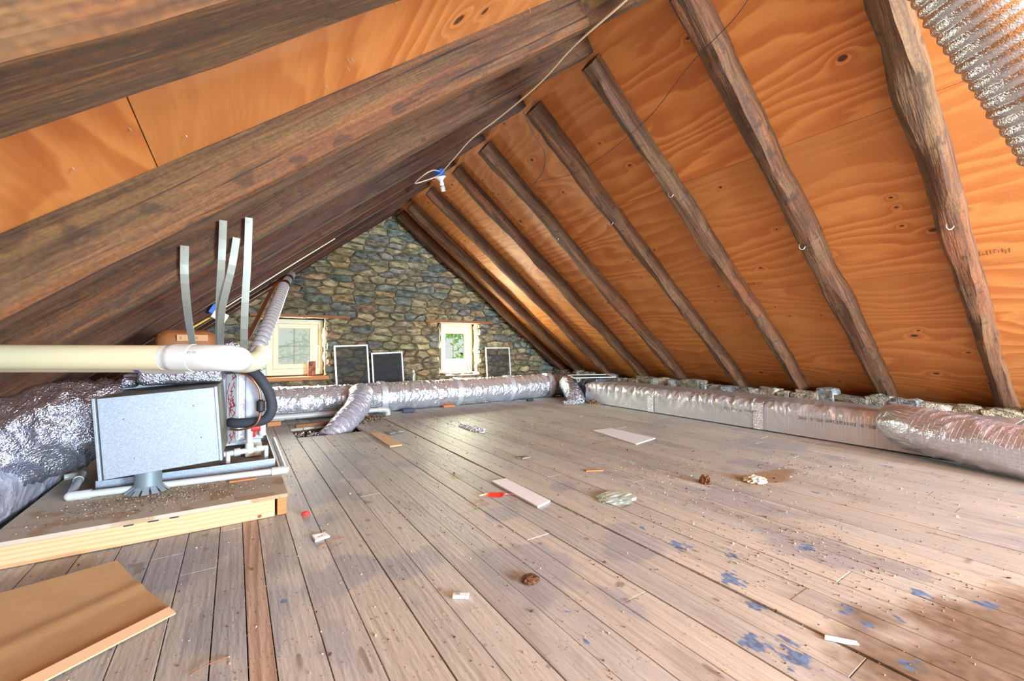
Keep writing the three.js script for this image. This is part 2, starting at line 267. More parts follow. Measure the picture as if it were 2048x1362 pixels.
T.floorB = tex(512, 1024, (u, v) => 255 * (.5 * vn(u * 130, v * 20) + .3 * vn(u * 300, v * 120) + .2 * fbm(u * 8, v * 8, 3)), false);
M.floor = floorMaps.map(t => std({ map: t, roughness: .58, bumpMap: scaled(T.floorB, 1, 2), bumpScale: .0018 }));
const floor = struct('floor', 'worn painted plank floor scattered with grit');
{
  const base = part(floor, 'subfloor', box(XL - .1, XR, -.3, -.16, ZF - .3, ZB + .2, 0), M.board);
  const ug = [];
  reseed(55);
  for (let b = 0; b < edges.length - 1; b++) {
    const gap = edges[b] === .032 || edges[b + 1] === .093 ? .004 : rr(.0012, .0042);
    let x0 = edges[b] + gap / 2, x1 = edges[b + 1] - gap / 2;
    if (edges[b + 1] === 1.385) x1 -= .009;
    const ends = [FZ0, ...(b % 3 === 0 ? [rr(-5, -3.6)] : []), rr(-3.4, -1.4), ...(b % 2 ? [rr(-1, 0)] : []), rr(1.2, 3), ZB];
    const xm = (x0 + x1) / 2, inHole = xm > HOLE.x0 && xm < HOLE.x1;
    let segs = []; for (let k = 0; k < ends.length - 1; k++) segs.push([ends[k], ends[k + 1]]);
    if (inHole) { segs = segs.flatMap(([a, c]) => (c <= HOLE.z0 || a >= HOLE.z1) ? [[a, c]] : [[a, Math.max(a, HOLE.z0)], [Math.min(c, HOLE.z1), c]]).filter(([a, c]) => c - a > .02); }
    for (const [za, zb] of segs) {
      const dy = rr(-.0018, .0008), g = new RoundedBoxGeometry(x1 - x0, .024, zb - za - .002, 1, .0016);
      g.translate(xm, -.012 + dy, (za + zb) / 2);
      const p = g.attributes.position, uv = g.attributes.uv; for (let i = 0; i < p.count; i++) uv.setXY(i, p.getX(i), p.getZ(i));
      part(floor, 'floor_board', g, M.floor[xm < .95 ? 0 : xm < 3.25 ? 1 : 2]);
    }
  }
  for (const z of [-5.5, -4.66, -3.9, -2.9, -1.9, -.9]) part(floor, 'joist', box(XL, XR, -.18, -.026, z - .04, z + .04, .003, 0, z), M.timber[1]);
}

// ---------------------------------------------------------------- roof: plywood sheets and hewn rafters
const RX = 1.9, RY = 2.70, mR = .757, mL = .79, aR = Math.atan(mR), aL = Math.atan(mL), DR = .125, DL = .145;
const ceiling = struct('ceiling', 'plywood roof sheathing of both slopes');
// s = distance down the slope from the ridge, h = height square to the slope above the rafters' undersides
const onR = (s, h, z) => V(RX + s * Math.cos(aR) + h * Math.sin(aR), RY - s * Math.sin(aR) + h * Math.cos(aR), z);
const onL = (s, h, z) => V(RX - s * Math.cos(aL) - h * Math.sin(aL), RY - s * Math.sin(aL) + h * Math.cos(aL), z);
function slopeMatrix(right) { const m = new THREE.Matrix4(); const a = right ? aR : aL, sx = right ? 1 : -1; // local x = ridge direction (+z world), y = normal, z = down slope
  const down = V(sx * Math.cos(a), -Math.sin(a), 0), nrm = V(sx * Math.sin(a), Math.cos(a), 0), along = nrm.clone().cross(down); m.makeBasis(along, nrm, down); m.setPosition(RX, RY, 0); return { m, sgn: along.z }; }
reseed(8);
for (const right of [true, false]) {
  const { m, sgn } = slopeMatrix(right), D = right ? DR : DL;
  const rows = right ? [-.13, 1.19, 2.467, 3.745, 4.75]   : [-.13, 1.24, 2.515, 3.79, 4.9];
  for (let r = 0; r < rows.length - 1; r++) {
    const cuts = r % 2 ? [ZF - .45, -4.15, -2.06, .1, 2.35, ZB + .2] : [ZF - .45, -4.88, -2.72, -.64, 1.6, 3.85, ZB + .2];   // butt joints lie on rafters
    for (let c = 0; c < cuts.length - 1; c++) {
      const a0 = cuts[c], a1 = cuts[c + 1];
      if (a1 - a0 > .05) {
        const L = a1 - a0 - .003, W = rows[r + 1] - rows[r] - .0022;
        const g = new THREE.BoxGeometry(L, .014, W); g.translate(sgn * (a0 + a1) / 2, D + .007 + rr(0, .0015), (rows[r] + rows[r + 1]) / 2);
        const u = mUV(g, 0); { const p = u.attributes.position, q = u.attributes.uv, fl = rnd() < .5, fv = rnd() < .5, us = rr(0, Math.max(0, 2.44 - L)); for (let i = 0; i < p.count; i++) { const a = clamp((sgn * p.getX(i) - a0) / L), b = clamp((p.getZ(i) - rows[r]) / 1.285); q.setXY(i, us + (fl ? 1 - a : a) * L * .998 + .002, (fv ? 1 - b : b) * 1.218); } } u.applyMatrix4(m); u.computeVertexNormals();
        const near = a0 < .5 ? (right ? (a1 < -3.6 ? 2 : r === 1 && a1 > -2 ? 3 : [2, 1, 3, 0][(r + (a1 > -1.5 ? 1 : 0)) % 4]) : [1, 3, 0, 1][r]) : 0;
        part(ceiling, 'plywood_sheet', u, M.ply[near]);
      }
    }
  }
}
for (const right of [true, false]) { const { m, sgn } = slopeMatrix(right), g = new THREE.BoxGeometry(ZB - ZF + 1, .03, 5.2); g.translate(sgn * (ZF + ZB - .2) / 2, (right ? DR : DL) + .034, 2.42); part(ceiling, 'roof_deck', mUV(g.applyMatrix4(m), 2), M.board); }
// a hewn timber along local x, with wobbling faces; top face at y = depth, underside y = 0
function hewn(L, w, d, sd, wob = .008, c = .012) {
  const N = 44, pos = [], idx = [];
  const prof = [[-.5, 0, 1, 0], [.5, 0, -1, 0]];
  for (let i = 0; i <= N; i++) {
    const x = i / N * L, n = k => (fbm(x * 2.1 + sd * 7.7 + k * 13, k * 3.1 + sd, 3) - .5) * 2 * wob * 1.6 + (vn(x * 11 + k * 5 + sd, sd) - .5) * wob * .7;
    const a = -w / 2 + n(1), b = w / 2 + n(2), lo = n(3), c1 = c * (1 + 2.2 * vn(x * 1.4 + sd, 4)), c2 = c * (1 + 2.2 * vn(x * 1.7 + sd, 9)), sl = n(4) * .6;
    for (const [zz, yy] of [[a, d], [a + n(5) * .4, d * .5], [a, lo + c1], [a + c1, lo - sl], [(a + b) / 2, lo + n(6) * .3], [b - c2, lo + sl], [b, lo + c2], [b + n(7) * .4, d * .5], [b, d]]) pos.push(x, yy, zz);
  }
  const K = 9; for (let i = 0; i < N; i++) for (let k = 0; k < K; k++) { const a = i * K + k, b = i * K + (k + 1) % K; idx.push(a, a + K, b, b, a + K, b + K); }
  for (let k = 1; k < K - 1; k++) { idx.push(0, k, k + 1); const e = N * K; idx.push(e, e + k + 1, e + k); }
  let g = new THREE.BufferGeometry(); g.setAttribute('position', new THREE.Float32BufferAttribute(pos, 3)); g.setIndex(idx);
  g = toCreasedNormals(mUV(g, 0, sd * 1.37), .7); return g;
}
const ord = ['first', 'second', 'third', 'fourth', 'fifth', 'sixth', 'seventh', 'eighth', 'ninth', 'tenth', 'eleventh'];
const zR = [-5.98, -5.54, -4.88, -4.15, -3.51, -2.72, -2.06, -1.36, -.64], zL = [-5.98, -5.5, -4.85, -4.15, -3.5, -2.84, -2.07, -1.405, -.62];
reseed(4);
for (const [zs, right] of [[zR, true], [zL, false]]) zs.forEach((z, i) => {
  const w = right ? rr(.105, .13) : i === 8 ? .14 : .1, D = right ? DR : DL, L = right ? 4.12 : 4.3;
  const g = hewn(L, w, D, i * 3 + (right ? 1 : 2), right ? .014 : .004, right ? .015 : .0035);
  const a = right ? aR : aL, sx = right ? 1 : -1, s0 = right ? .06 : -.1;
  const down = V(sx * Math.cos(a), -Math.sin(a), 0), nrm = V(sx * Math.sin(a), Math.cos(a), 0), wz = down.clone().cross(nrm);
  const m = new THREE.Matrix4().makeBasis(down, nrm, wz); const p = V(RX, RY, z).addScaledVector(down, s0); m.setPosition(p); g.applyMatrix4(m);
  const place = i === 0 ? 'tight against the stone gable' : `${ord[i]} from the stone gable`;
  solo('rafter', g, right ? M.timber[i % 2] : M.oldTimberFade[i], `${right ? 'rough round-edged brown' : 'deep dark hewn'} rafter of the ${right ? 'right' : 'left'} slope, ${place}`, 'rafter', right ? 'rafters of the right slope' : 'rafters of the left slope');
});

// ---------------------------------------------------------------- stone gable ahead with two small windows
const WIN = [{ x0: .343, x1: 1.045, y0: .405, y1: 1.159, ox0: .30, ox1: 1.03, oy0: .395, oy1: 1.165, gx0: .482, gx1: .866, gy0: .556, gy1: 1.038 },
             { x0: 2.813, x1: 3.395, y0: .367, y1: 1.18, ox0: 2.70, ox1: 3.385, oy0: .365, oy1: 1.18, gx0: 2.865, gx1: 3.24, gy0: .583, gy1: 1.0 }];
function clipPoly(P, nx, ny, c) { const out = []; for (let i = 0; i < P.length; i++) { const a = P[i], b = P[(i + 1) % P.length], da = nx * a[0] + ny * a[1] - c, db = nx * b[0] + ny * b[1] - c; if (da <= 0) out.push(a); if (da * db < 0) { const t = da / (da - db); out.push([a[0] + (b[0] - a[0]) * t, a[1] + (b[1] - a[1]) * t]); } } return out; }
const area = P => { let s = 0; for (let i = 0; i < P.length; i++) { const a = P[i], b = P[(i + 1) % P.length]; s += a[0] * b[1] - a[1] * b[0]; } return s / 2; };
function stoneGeo(P, depth, jit = .006, joint = .007) {                // an uneven block proud of the wall, front to +z
  const cx = P.reduce((s, p) => s + p[0], 0) / P.length, cy = P.reduce((s, p) => s + p[1], 0) / P.length, ring = [];
  for (let i = 0; i < P.length; i++) { const a = P[i], b = P[(i + 1) % P.length], l = Math.hypot(b[0] - a[0], b[1] - a[1]); if (l < .012) continue; ring.push(a); if (l > .05) ring.push([(a[0] + b[0]) / 2, (a[1] + b[1]) / 2]); }
  if (ring.length < 3) return null;
  const q = ring.map(([x, y]) => { const d = Math.hypot(x - cx, y - cy) || 1, k = Math.max(.55, (d - joint - rr(0, jit)) / d); return [cx + (x - cx) * k, cy + (y - cy) * k]; });
  const n = q.length, pos = [], idx = [], tx = rr(-.06, .06), ty = rr(-.12, .12);
  for (const [x, y] of q) pos.push(x, y, -.03);
  for (const [x, y] of q) pos.push(x, y, depth * .5 + (x - cx) * tx * .5 + rr(-.004, .004));
  for (const [x, y] of q) { const k = rr(.72, .88); pos.push(cx + (x - cx) * k, cy + (y - cy) * k, depth + (x - cx) * tx + (y - cy) * ty + rr(-.006, .006)); }
  pos.push(cx, cy, depth + rr(-.004, .008));
  for (let r = 0; r < 2; r++) for (let i = 0; i < n; i++) { const a = r * n + i, b = r * n + (i + 1) % n; idx.push(a, b, a + n, b, b + n, a + n); }
  for (let i = 0; i < n; i++) idx.push(2 * n + i, 2 * n + (i + 1) % n, 3 * n);
  let g = new THREE.BufferGeometry(); g.setAttribute('position', new THREE.Float32BufferAttribute(pos, 3)); g.setIndex(idx); g = toCreasedNormals(mUV(g, 0, rr(0, 5)), .75); return g;
}
{
  const wall = struct('wall_back', 'rubble stone gable wall with two small windows');
  const outer = poly([[-1.9, -.3], [5.7, -.3], [5.5, .18], [RX, RY + .16], [-1.5, .2]]);
  for (const w of WIN) outer.holes.push(poly([[w.ox0, w.oy0], [w.ox0, w.oy1], [w.ox1, w.oy1], [w.ox1, w.oy0]]));
  const core = extr(outer, .42); core.translate(0, 0, ZF - .45); part(wall, 'mortar_core', mUV(core, 0), M.mortar);
  reseed(2024);
  const pts = []; let y = .12, row = 0;
  while (y < 2.95) { const h = rr(.075, .13); let x = -.75 + rr(0, .2); while (x < 5.5) { const w = rr(.12, .38) * (h > .11 ? 1.1 : 1); pts.push([x + w / 2, y + h / 2 + rr(-.03, .03)]); x += w; } y += h; row++; }
  const A = 2.3, cells = [];
  for (const p of pts) {
    const yMax = p[0] < RX ? RY + .08 - mL * (RX - p[0]) : RY + .08 - mR * (p[0] - RX); if (p[1] > yMax + .06) continue;
    let P = [[p[0] - .4, p[1] - .25], [p[0] + .4, p[1] - .25], [p[0] + .4, p[1] + .25], [p[0] - .4, p[1] + .25]];
    for (const q of pts) { if (q === p) continue; const dx = q[0] - p[0], dy = (q[1] - p[1]) * A; if (Math.abs(dx) > .8 || Math.abs(dy) > .9) continue; const nx = dx, ny = dy * A, c = nx * (p[0] + q[0]) / 2 + ny * (p[1] + q[1]) / 2; P = clipPoly(P, nx, ny, c); if (P.length < 3) break; }
    P = clipPoly(P, mR, 1, RY + .15 + mR * RX); P = clipPoly(P, -mL, 1, RY + .15 - mL * RX); P = clipPoly(P, 0, -1, -.1);
    for (const w of WIN) {
      const xs = P.map(a => a[0]), ys = P.map(a => a[1]); if (!P.length || Math.max(...xs) < w.ox0 || Math.min(...xs) > w.ox1 || Math.max(...ys) < w.oy0 || Math.min(...ys) > w.oy1) continue;
      const cand = [[1, 0, w.ox0], [-1, 0, -w.ox1], [0, 1, w.oy0], [0, -1, -w.oy1]].map(k => clipPoly(P, ...k)).sort((a, b) => Math.abs(b.length > 2 ? area(b) : 0) - Math.abs(a.length > 2 ? area(a) : 0)); P = cand[0];
    }
    if (P.length > 2 && Math.abs(area(P)) > .0012) cells.push(P);
  }
  cells.sort((a, b) => Math.abs(area(b)) - Math.abs(area(a)));
  const small = [];
  cells.forEach((P, i) => {
    const g = stoneGeo(P, rr(.018, .055)); if (!g) return; g.translate(0, 0, ZF - .03);
    if (i < 300) part(wall, 'stone', g, M.stone[Math.floor(rnd() * M.stone.length)]); else small.push(g);
  });
  if (small.length) { const s = part(wall, 'small_stones', mergeGeometries(small), M.stone[1]); s.userData.kind = 'stuff'; }
  // timber lintels let into the wall
  part(wall, 'lintel', box(.15, 1.33, 1.175, 1.212, ZF - .2, ZF + .05, .003, 0, 1), M.board, 'brown board lintel over a window');
  part(wall, 'lintel', box(2.44, 3.64, 1.165, 1.205, ZF - .2, ZF + .045, .003, 0, 2), M.board, 'brown board lintel over a window');
  // ledge along the foot of the wall
  const ledge = struct('trim_1', 'brown board ledge along the foot of the stone gable');
  part(ledge, 'ledge_board', box(-.2, 5.2, .185, .228, -6.12, -5.74, .003, 0, .4), M.board);
}
function sashWindow(n, w, zf, glass, sill) {
  const win = struct('window_' + n, 'cream painted four-pane window deep in the stone wall');
  const Z = ZF - .23, fw = .075, B = (name, x0, x1, y0, y1, z0, z1, m = M.creamPaint, b = .003) => part(win, name, box(x0, x1, y0, y1, z0, z1, b), m);
  B('frame_side', w.x0, w.x0 + fw, w.y0, w.y1, Z - .06, Z); B('frame_side', w.x1 - fw, w.x1, w.y0, w.y1, Z - .06, Z);
  B('frame_top', w.x0 + fw, w.x1 - fw, w.y1 - .06, w.y1, Z - .06, Z - .001); B('frame_bottom', w.x0 + fw, w.x1 - fw, w.y0, w.y0 + .085, Z - .06, Z - .001);
  const ix0 = w.x0 + fw + .004, ix1 = w.x1 - fw - .004, iy0 = w.y0 + .089, iy1 = w.y1 - .064, g = w;
  B('sash_side', ix0, g.gx0, iy0, iy1, Z - .05, Z - .012); const sashR = B('sash_side', g.gx1, ix1, iy0, iy1, Z - .05, Z - .012);
  B('sash_top', g.gx0, g.gx1, g.gy1, iy1, Z - .05, Z - .013); B('sash_bottom', g.gx0, g.gx1, iy0, g.gy0, Z - .05, Z - .013);
  const mx = (g.gx0 + g.gx1) / 2, my = (g.gy0 + g.gy1) / 2, mt = std({ color: col(150, 150, 140), roughness: .6 });
  B('muntin', mx - .005, mx + .005, g.gy0, g.gy1, Z - .044, Z - .022, mt, .001); B('muntin', g.gx0, g.gx1, my - .005, my + .005, Z - .043, Z - .023, mt, .001);
  for (const [a, b] of [[g.gx0, mx - .005], [mx + .005, g.gx1]]) for (const [c, d] of [[g.gy0, my - .005], [my + .005, g.gy1]]) { const p = new THREE.PlaneGeometry(b - a, d - c); p.translate((a + b) / 2, (c + d) / 2, Z - .034); part(win, 'pane', p, glass); }
  const latch = part(sashR, 'latch', box(ix1 - .03, ix1 + .02, my - .012, my + .01, Z - .014, Z + .012, .003), M.screw, 'small metal latch');
  // lining boards of the reveal and foam squeezed along its edges
  B('reveal_board', w.ox0 - .012, w.ox0, w.oy0, w.oy1, Z - .06, ZF - .05); B('reveal_board', w.ox0, w.ox1, w.oy1, w.oy1 + .012, Z - .06, ZF - .05);
  reseed(700 + n);
  for (const side of n === 1 ? [1] : [1, 0]) {
    const pts = []; for (let k = 0; k <= 9; k++) pts.push(V((side ? w.ox1 + .012 : w.ox0 - .005) + rr(-.012, .022), w.oy0 + (w.oy1 - w.oy0) * k / 9, ZF - .1 + rr(-.02, .06)));
    part(win, 'expanding_foam', tube(pts, side ? .036 : .022, { seg: 70, rad: 14, fn: (l, a) => .55 + .9 * n3(l * 22, a * 1.3 + n, l * 9) }), M.foam, 'cream foam squeezed out beside the window');
  }
  if (n === 1) { const pts = []; for (let k = 0; k <= 8; k++) pts.push(V(w.ox0 - .02 + rr(-.015, .01), w.oy0 + .6 * k / 8, ZF - .02 + rr(-.02, .03))); part(win, 'expanding_foam', tube(pts, .022, { seg: 60, rad: 10, fn: (l, a) => .5 + n3(l * 24, a, 3) }), M.foam, 'cream foam squeezed out beside the window'); }
  part(win, 'sill', box(w.x0 - .02, w.ox1 + .03, w.oy0 - .045, w.oy0, Z - .06, ZF + (n === 1 ? .06 : .0), .003, 0, n), sill);
}
sashWindow(1, WIN[0], ZF, M.glassDusty, M.pineOrange);
sashWindow(2, WIN[1], ZF, M.glass, M.white);

// gable behind the viewpoint with its two daylit windows, and low eave walls
{
  const wall = struct('wall_front', 'rubble gable wall behind the viewpoint');
  const o = poly([[-1.9, -.3], [5.7, -.3], [5.5, .18], [RX, RY + .16], [-1.5, .2]]);
  for (const x of [0, 2.3]) o.holes.push(poly([[x, .6], [x, 1.7], [x + 1.5, 1.7], [x + 1.5, .6]]));
  const g = extr(o, .4); g.translate(0, 0, ZB); part(wall, 'masonry', mUV(g, 0), M.mortar);
  [0, 2.3].forEach((x, k) => { const w = struct('window_' + (3 + k), 'plain daylit window of the gable behind the viewpoint'); const B = (n, a, b, c, d) => part(w, n, box(a, b, c, d, ZB + .2, ZB + .26, .004), M.creamPaint);
    B('frame_side', x, x + .06, .6, 1.7); B('frame_side', x + 1.44, x + 1.5, .6, 1.7); B('frame_bottom', x + .06, x + 1.44, .6, .67); B('frame_top', x + .06, x + 1.44, 1.64, 1.7); B('mullion', x + .73, x + .77, .67, 1.64);
    for (const [a, b] of [[x + .06, x + .73], [x + .77, x + 1.44]]) { const p = new THREE.PlaneGeometry(b - a, .97); p.translate((a + b) / 2, 1.155, ZB + .23); part(w, 'pane', p, M.glass); } });
  const wl = struct('wall_left', 'low eave wall of the left slope'); part(wl, 'masonry', box(-2.05, -1.85, -.3, .25, ZF - .4, ZB + .3, 0, 2), M.mortar);
  const wr = struct('wall_right', 'low stone eave wall under the right rafters');
  part(wr, 'masonry', box(4.94, 5.6, -.3, .185, ZF - .4, ZB + .3, 0, 2), M.mortar);
  reseed(909);
  let z = -6.1; while (z < .4) {
    const L = rr(.12, .3), H = rr(.09, .17);
    let st = new THREE.IcosahedronGeometry(1, 2); const p = st.attributes.position, sd = rr(0, 50);
    for (let i = 0; i < p.count; i++) { const x = p.getX(i), y = p.getY(i), q = p.getZ(i), k = .68 + .7 * n3(x * 1.7 + sd, y * 1.7, q * 1.7 + sd); const f = t => Math.sign(t) * Math.pow(Math.abs(t), .45); p.setXYZ(i, f(x) * k, f(y) * k, f(q) * k); }
    st = mergeVertices((st.deleteAttribute('uv'), st.deleteAttribute('normal'), st), 1e-4); st.scale(rr(.07, .1), H * rr(.42, .62), L * rr(.5, .66)); st.rotateY(rr(-.25, .25)); st.translate(5.02 + rr(-.03, .03), .235 + H * .25, z + L / 2); st = toCreasedNormals(mUV(st, 2, sd), .6);
    part(wr, 'stone', st, M.rubble[Math.floor(rnd() * 4)]); z += L * .95;
  }
}

// ---------------------------------------------------------------- air handler on its platform
{
  const t = thing('equipment_platform', 'low plywood platform edged with pale lumber under the air handler', 'platform');
  part(t, 'plywood_top', box(-.745, .215, .09, .108, -3.85, -2.262, .002, 2), M.dusty, 'dusty plywood top');
  part(t, 'front_board', box(-.77, .162, 0.002, .089, -2.325, -2.285, .003, 0, .2), M.pine, 'clean pale front board');
  part(t, 'end_board', box(.172, .212, 0.002, .089, -3.84, -2.288, .003, 2, .6), M.pineOrange);
  for (const z of [-2.8, -3.3, -3.8]) part(t, 'joist', box(-.74, .165, .002, .088, z - .02, z + .02, .003, 0, z), M.pine);
  for (const [x, w] of [[-.37, .03], [-.295, .034], [-.225, .03]]) part(t, 'shim', box(x, x + w, .079, .091, -2.286, -2.279, .001), M.rubber, 'dark shim at the front edge');
}
const plenumM = new THREE.Matrix4().makeRotationFromEuler(new THREE.Euler(.0002, -.0505, .0702, 'YXZ')); plenumM.setPosition(-.2785, .4165, -2.5);
{
  const t = thing('supply_plenum', 'galvanised sheet metal plenum box leaning above the drain pan', 'plenum');
  t.applyMatrix4(plenumM);
  const w = .434, h = .362, D = .47;
  part(t, 'body', box(-w / 2 + .004, w / 2 - .004, -h / 2 + .004, h / 2 - .004, -D, -.012, .003), std({ map: scaled(T.galv, .3, .3), color: col(190, 180, 152), metalness: .35, roughness: .6 }), 'dulled box sides');
  const fp = part(t, 'front_panel', box(-w / 2 + .008, w / 2 - .008, -h / 2 + .002, h / 2 - .004, -.013, -.002, .002), M.galv, 'spangled galvanised front panel');
  for (const s of [-1, 1]) part(t, 'folded_seam', box(s * w / 2 - .009, s * w / 2 + .003, -h / 2, h / 2, -.02, .004, .003), M.galv);
  for (const [x, y] of [[-.125, .075], [.125, .1], [-.1, -.105], [.145, -.055]]) { const g = new THREE.SphereGeometry(.005, 10, 6, 0, 6.3, 0, 1.57); g.rotateX(Math.PI / 2); g.translate(x, y, -.002); part(fp, 'screw', g, M.screw); }
}
{
  const t = thing('air_handler', 'pale grey air handler cabinet with foil taped corner behind the plenum', 'air handler');
  part(t, 'cabinet', box(-.5, .15, .235, .655, -3.62, -3.02, .008), M.cabinet, 'pale grey cabinet');
  part(t, 'door_panel', box(.055, .148, .25, .645, -3.02, -3.008, .004), M.cabinet, 'plain front door panel');
  part(t, 'corner_strip', box(.018, .052, .25, .645, -3.02, -3.01, .002), M.foilTape, 'bright foil strip');
  const red = document.createElement('canvas'); red.width = 128; red.height = 512; const c = red.getContext('2d'); c.fillStyle = '#cfd2d6'; c.fillRect(0, 0, 128, 512); c.strokeStyle = '#b23a48'; c.lineWidth = 9; reseed(88);
  for (let k = 0; k < 26; k++) { c.beginPath(); const x = rr(20, 100), y = rr(0, 500); c.moveTo(x, y); c.lineTo(x + rr(-26, 26), y + rr(10, 40)); c.lineTo(x + rr(-20, 20), y + rr(20, 50)); c.stroke(); }
  const rt = new THREE.CanvasTexture(red); rt.colorSpace = THREE.SRGBColorSpace;
  const pg = new THREE.BoxGeometry(.05, .42, .012); pg.translate(-.014, .44, -2.99); part(t, 'printed_tape', pg, std({ map: rt, metalness: .6, roughness: .35, bumpMap: scaled(T.wrinkle, .3, .3), bumpScale: .004 }), 'foil tape printed in red');
  part(t, 'base_rail', box(-.45, .14, .205, .235, -3.55, -3.05, .004), M.galv);
  for (const x of [-.4, .1]) part(t, 'foot_block', box(x - .045, x + .045, .118, .205, -3.5, -3.08, .006), M.dusty, 'dusty wood foot block');
  part(t, 'drain_stub', tube([[.09, .30, -2.99], [.09, .27, -2.955]], .018, { seg: 4 }), M.red, 'red drain plug');
}
{
  const t = thing('drain_pan', 'shallow galvanised drain pan under the air handler', 'pan');
  part(t, 'pan_floor', box(-.55, .195, .1085, .112, -3.62, -2.79, .001), M.dusty);
  part(t, 'rim', box(-.55, .195, .1085, .158, -2.792, -2.786, .001), M.galv); part(t, 'rim', box(-.55, .195, .1085, .158, -3.626, -3.62, .001), M.galv);
  part(t, 'rim', box(.193, .199, .1085, .158, -3.62, -2.79, .001), M.galv); part(t, 'rim', box(-.555, -.549, .1085, .158, -3.62, -2.79, .001), M.galv);
}
{
  const t = thing('duct_collar', 'round galvanised collar with cut tabs below the plenum', 'collar'); t.position.set(-.345, .1085, -2.66);
  const L = new THREE.CylinderGeometry(.052, .052, .13, 32, 1, true); L.translate(0, .095, 0); part(t, 'sleeve', L, std({ map: scaled(T.galv, .3, .3), metalness: .4, roughness: .5, side: THREE.DoubleSide, color: col(205, 212, 205) }));
  for (let k = 0; k < 14; k++) { const a = k / 14 * 6.283; const g = poly([[-.009, 0], [.009, 0], [.013, .042], [-.013, .042]]); const e = extr(g, .001); e.rotateX(1.05 + (k % 3) * .12); e.rotateY(0); e.rotateX(0); e.translate(0, 0, 0); const m = new THREE.Matrix4().makeRotationY(a); const e2 = extr(poly([[-.0095, 0], [.0095, 0], [.014, .045], [-.014, .045]]), .0012); e2.rotateX(Math.PI * .72); e2.translate(0, .034, .051); e2.applyMatrix4(m); part(t, 'tab', e2, M.galv); }
}
// condensate pipes round the pan
function elbow(parent, p, r) { const g = new THREE.SphereGeometry(r, 16, 10); g.translate(...p); return part(parent, 'elbow', g, M.pvc); }
{
  const t = thing('condensate_pipe', 'white plastic drain pipe looping round the drain pan', 'pipe'); const y = .126, r = .0165;
  const run = (a, b, m = M.pvc) => part(t, 'pipe_run', tube([a, b], r, { seg: 2, rad: 16, straight: true }), m);
  run([-.62, y, -2.70], [.235, y, -2.62]); run([.235, y, -2.62], [.24, y, -3.5]); run([-.62, y, -2.70], [-.675, y, -3.12], M.whiteSheet); run([-.675, y, -3.12], [-.735, y, -3.1]);
  for (const [a, b] of [[[-.62, y, -2.7], [-.55, y, -2.694]], [[.235, y, -2.62], [.17, y, -2.626]], [[-.675, y, -3.12], [-.66, y, -3.0]]]) part(t, 'coupling', tube([a, b], .021, { seg: 2, rad: 16, straight: true }), M.pvc);
  for (const p of [[-.62, y, -2.7], [.235, y, -2.62], [-.675, y, -3.12]]) elbow(t, p, .021);
}
{
  const t = thing('trap_pipes', 'white trap and tee pipes standing beside the air handler base', 'pipe');
  const P = (a, b, r, n = 'pipe_run', m = M.pvc) => part(t, n, tube([a, b], r, { seg: 2, rad: 16, straight: true }), m);
  P([.075, .19, -2.94], [.075, .36, -2.94], .017); P([.14, .27, -2.94], [.14, .36, -2.94], .019); P([-.05, .185, -2.93], [.17, .195, -2.93], .016); P([.075, .175, -2.935], [.075, .235, -2.935], .022, 'tee'); P([.11, .195, -2.93], [.14, .197, -2.93], .021, 'coupling'); P([.0, .188, -2.93], [.03, .189, -2.93], .022, 'coupling');
  P([.085, .32, -2.93], [.13, .32, -2.93], .02, 'red_fitting', M.red);
  P([-.03, .112, -2.92], [-.03, .2, -2.92], .012); P([.16, .112, -2.92], [.16, .2, -2.92], .012);
}
{
  const t = thing('refrigerant_line', 'black foam-sleeved refrigerant line curling beside a copper tube', 'pipe');
  part(t, 'foam_sleeve', tube([[-.06, .665, -2.99], [.02, .672, -2.95], [.09, .655, -2.88], [.14, .59, -2.85], [.178, .5, -2.85], [.18, .42, -2.85], [.15, .375, -2.86], [.09, .362, -2.88], [0, .358, -2.93], [-.02, .357, -3.0]], .028, { seg: 90, rad: 18 }), M.rubber);
  part(t, 'copper_tube', tube([[.0, .655, -2.94], [.07, .63, -2.83], [.112, .57, -2.815], [.126, .5, -2.815], [.126, .42, -2.815], [.1, .355, -2.82], [.03, .328, -2.86], [-.02, .325, -2.93]], .0055, { seg: 70, rad: 8 }), M.copper, 'bare copper tube');
  part(t, 'filter_drier', tube([[.126, .425, -2.815], [.126, .433, -2.815], [.126, .437, -2.815], [.126, .487, -2.815], [.126, .491, -2.815], [.126, .5, -2.815]], q => q < .12 || q > .88 ? .011 : .021, { seg: 24, rad: 18, straight: true }), M.black, 'black filter drier');
}
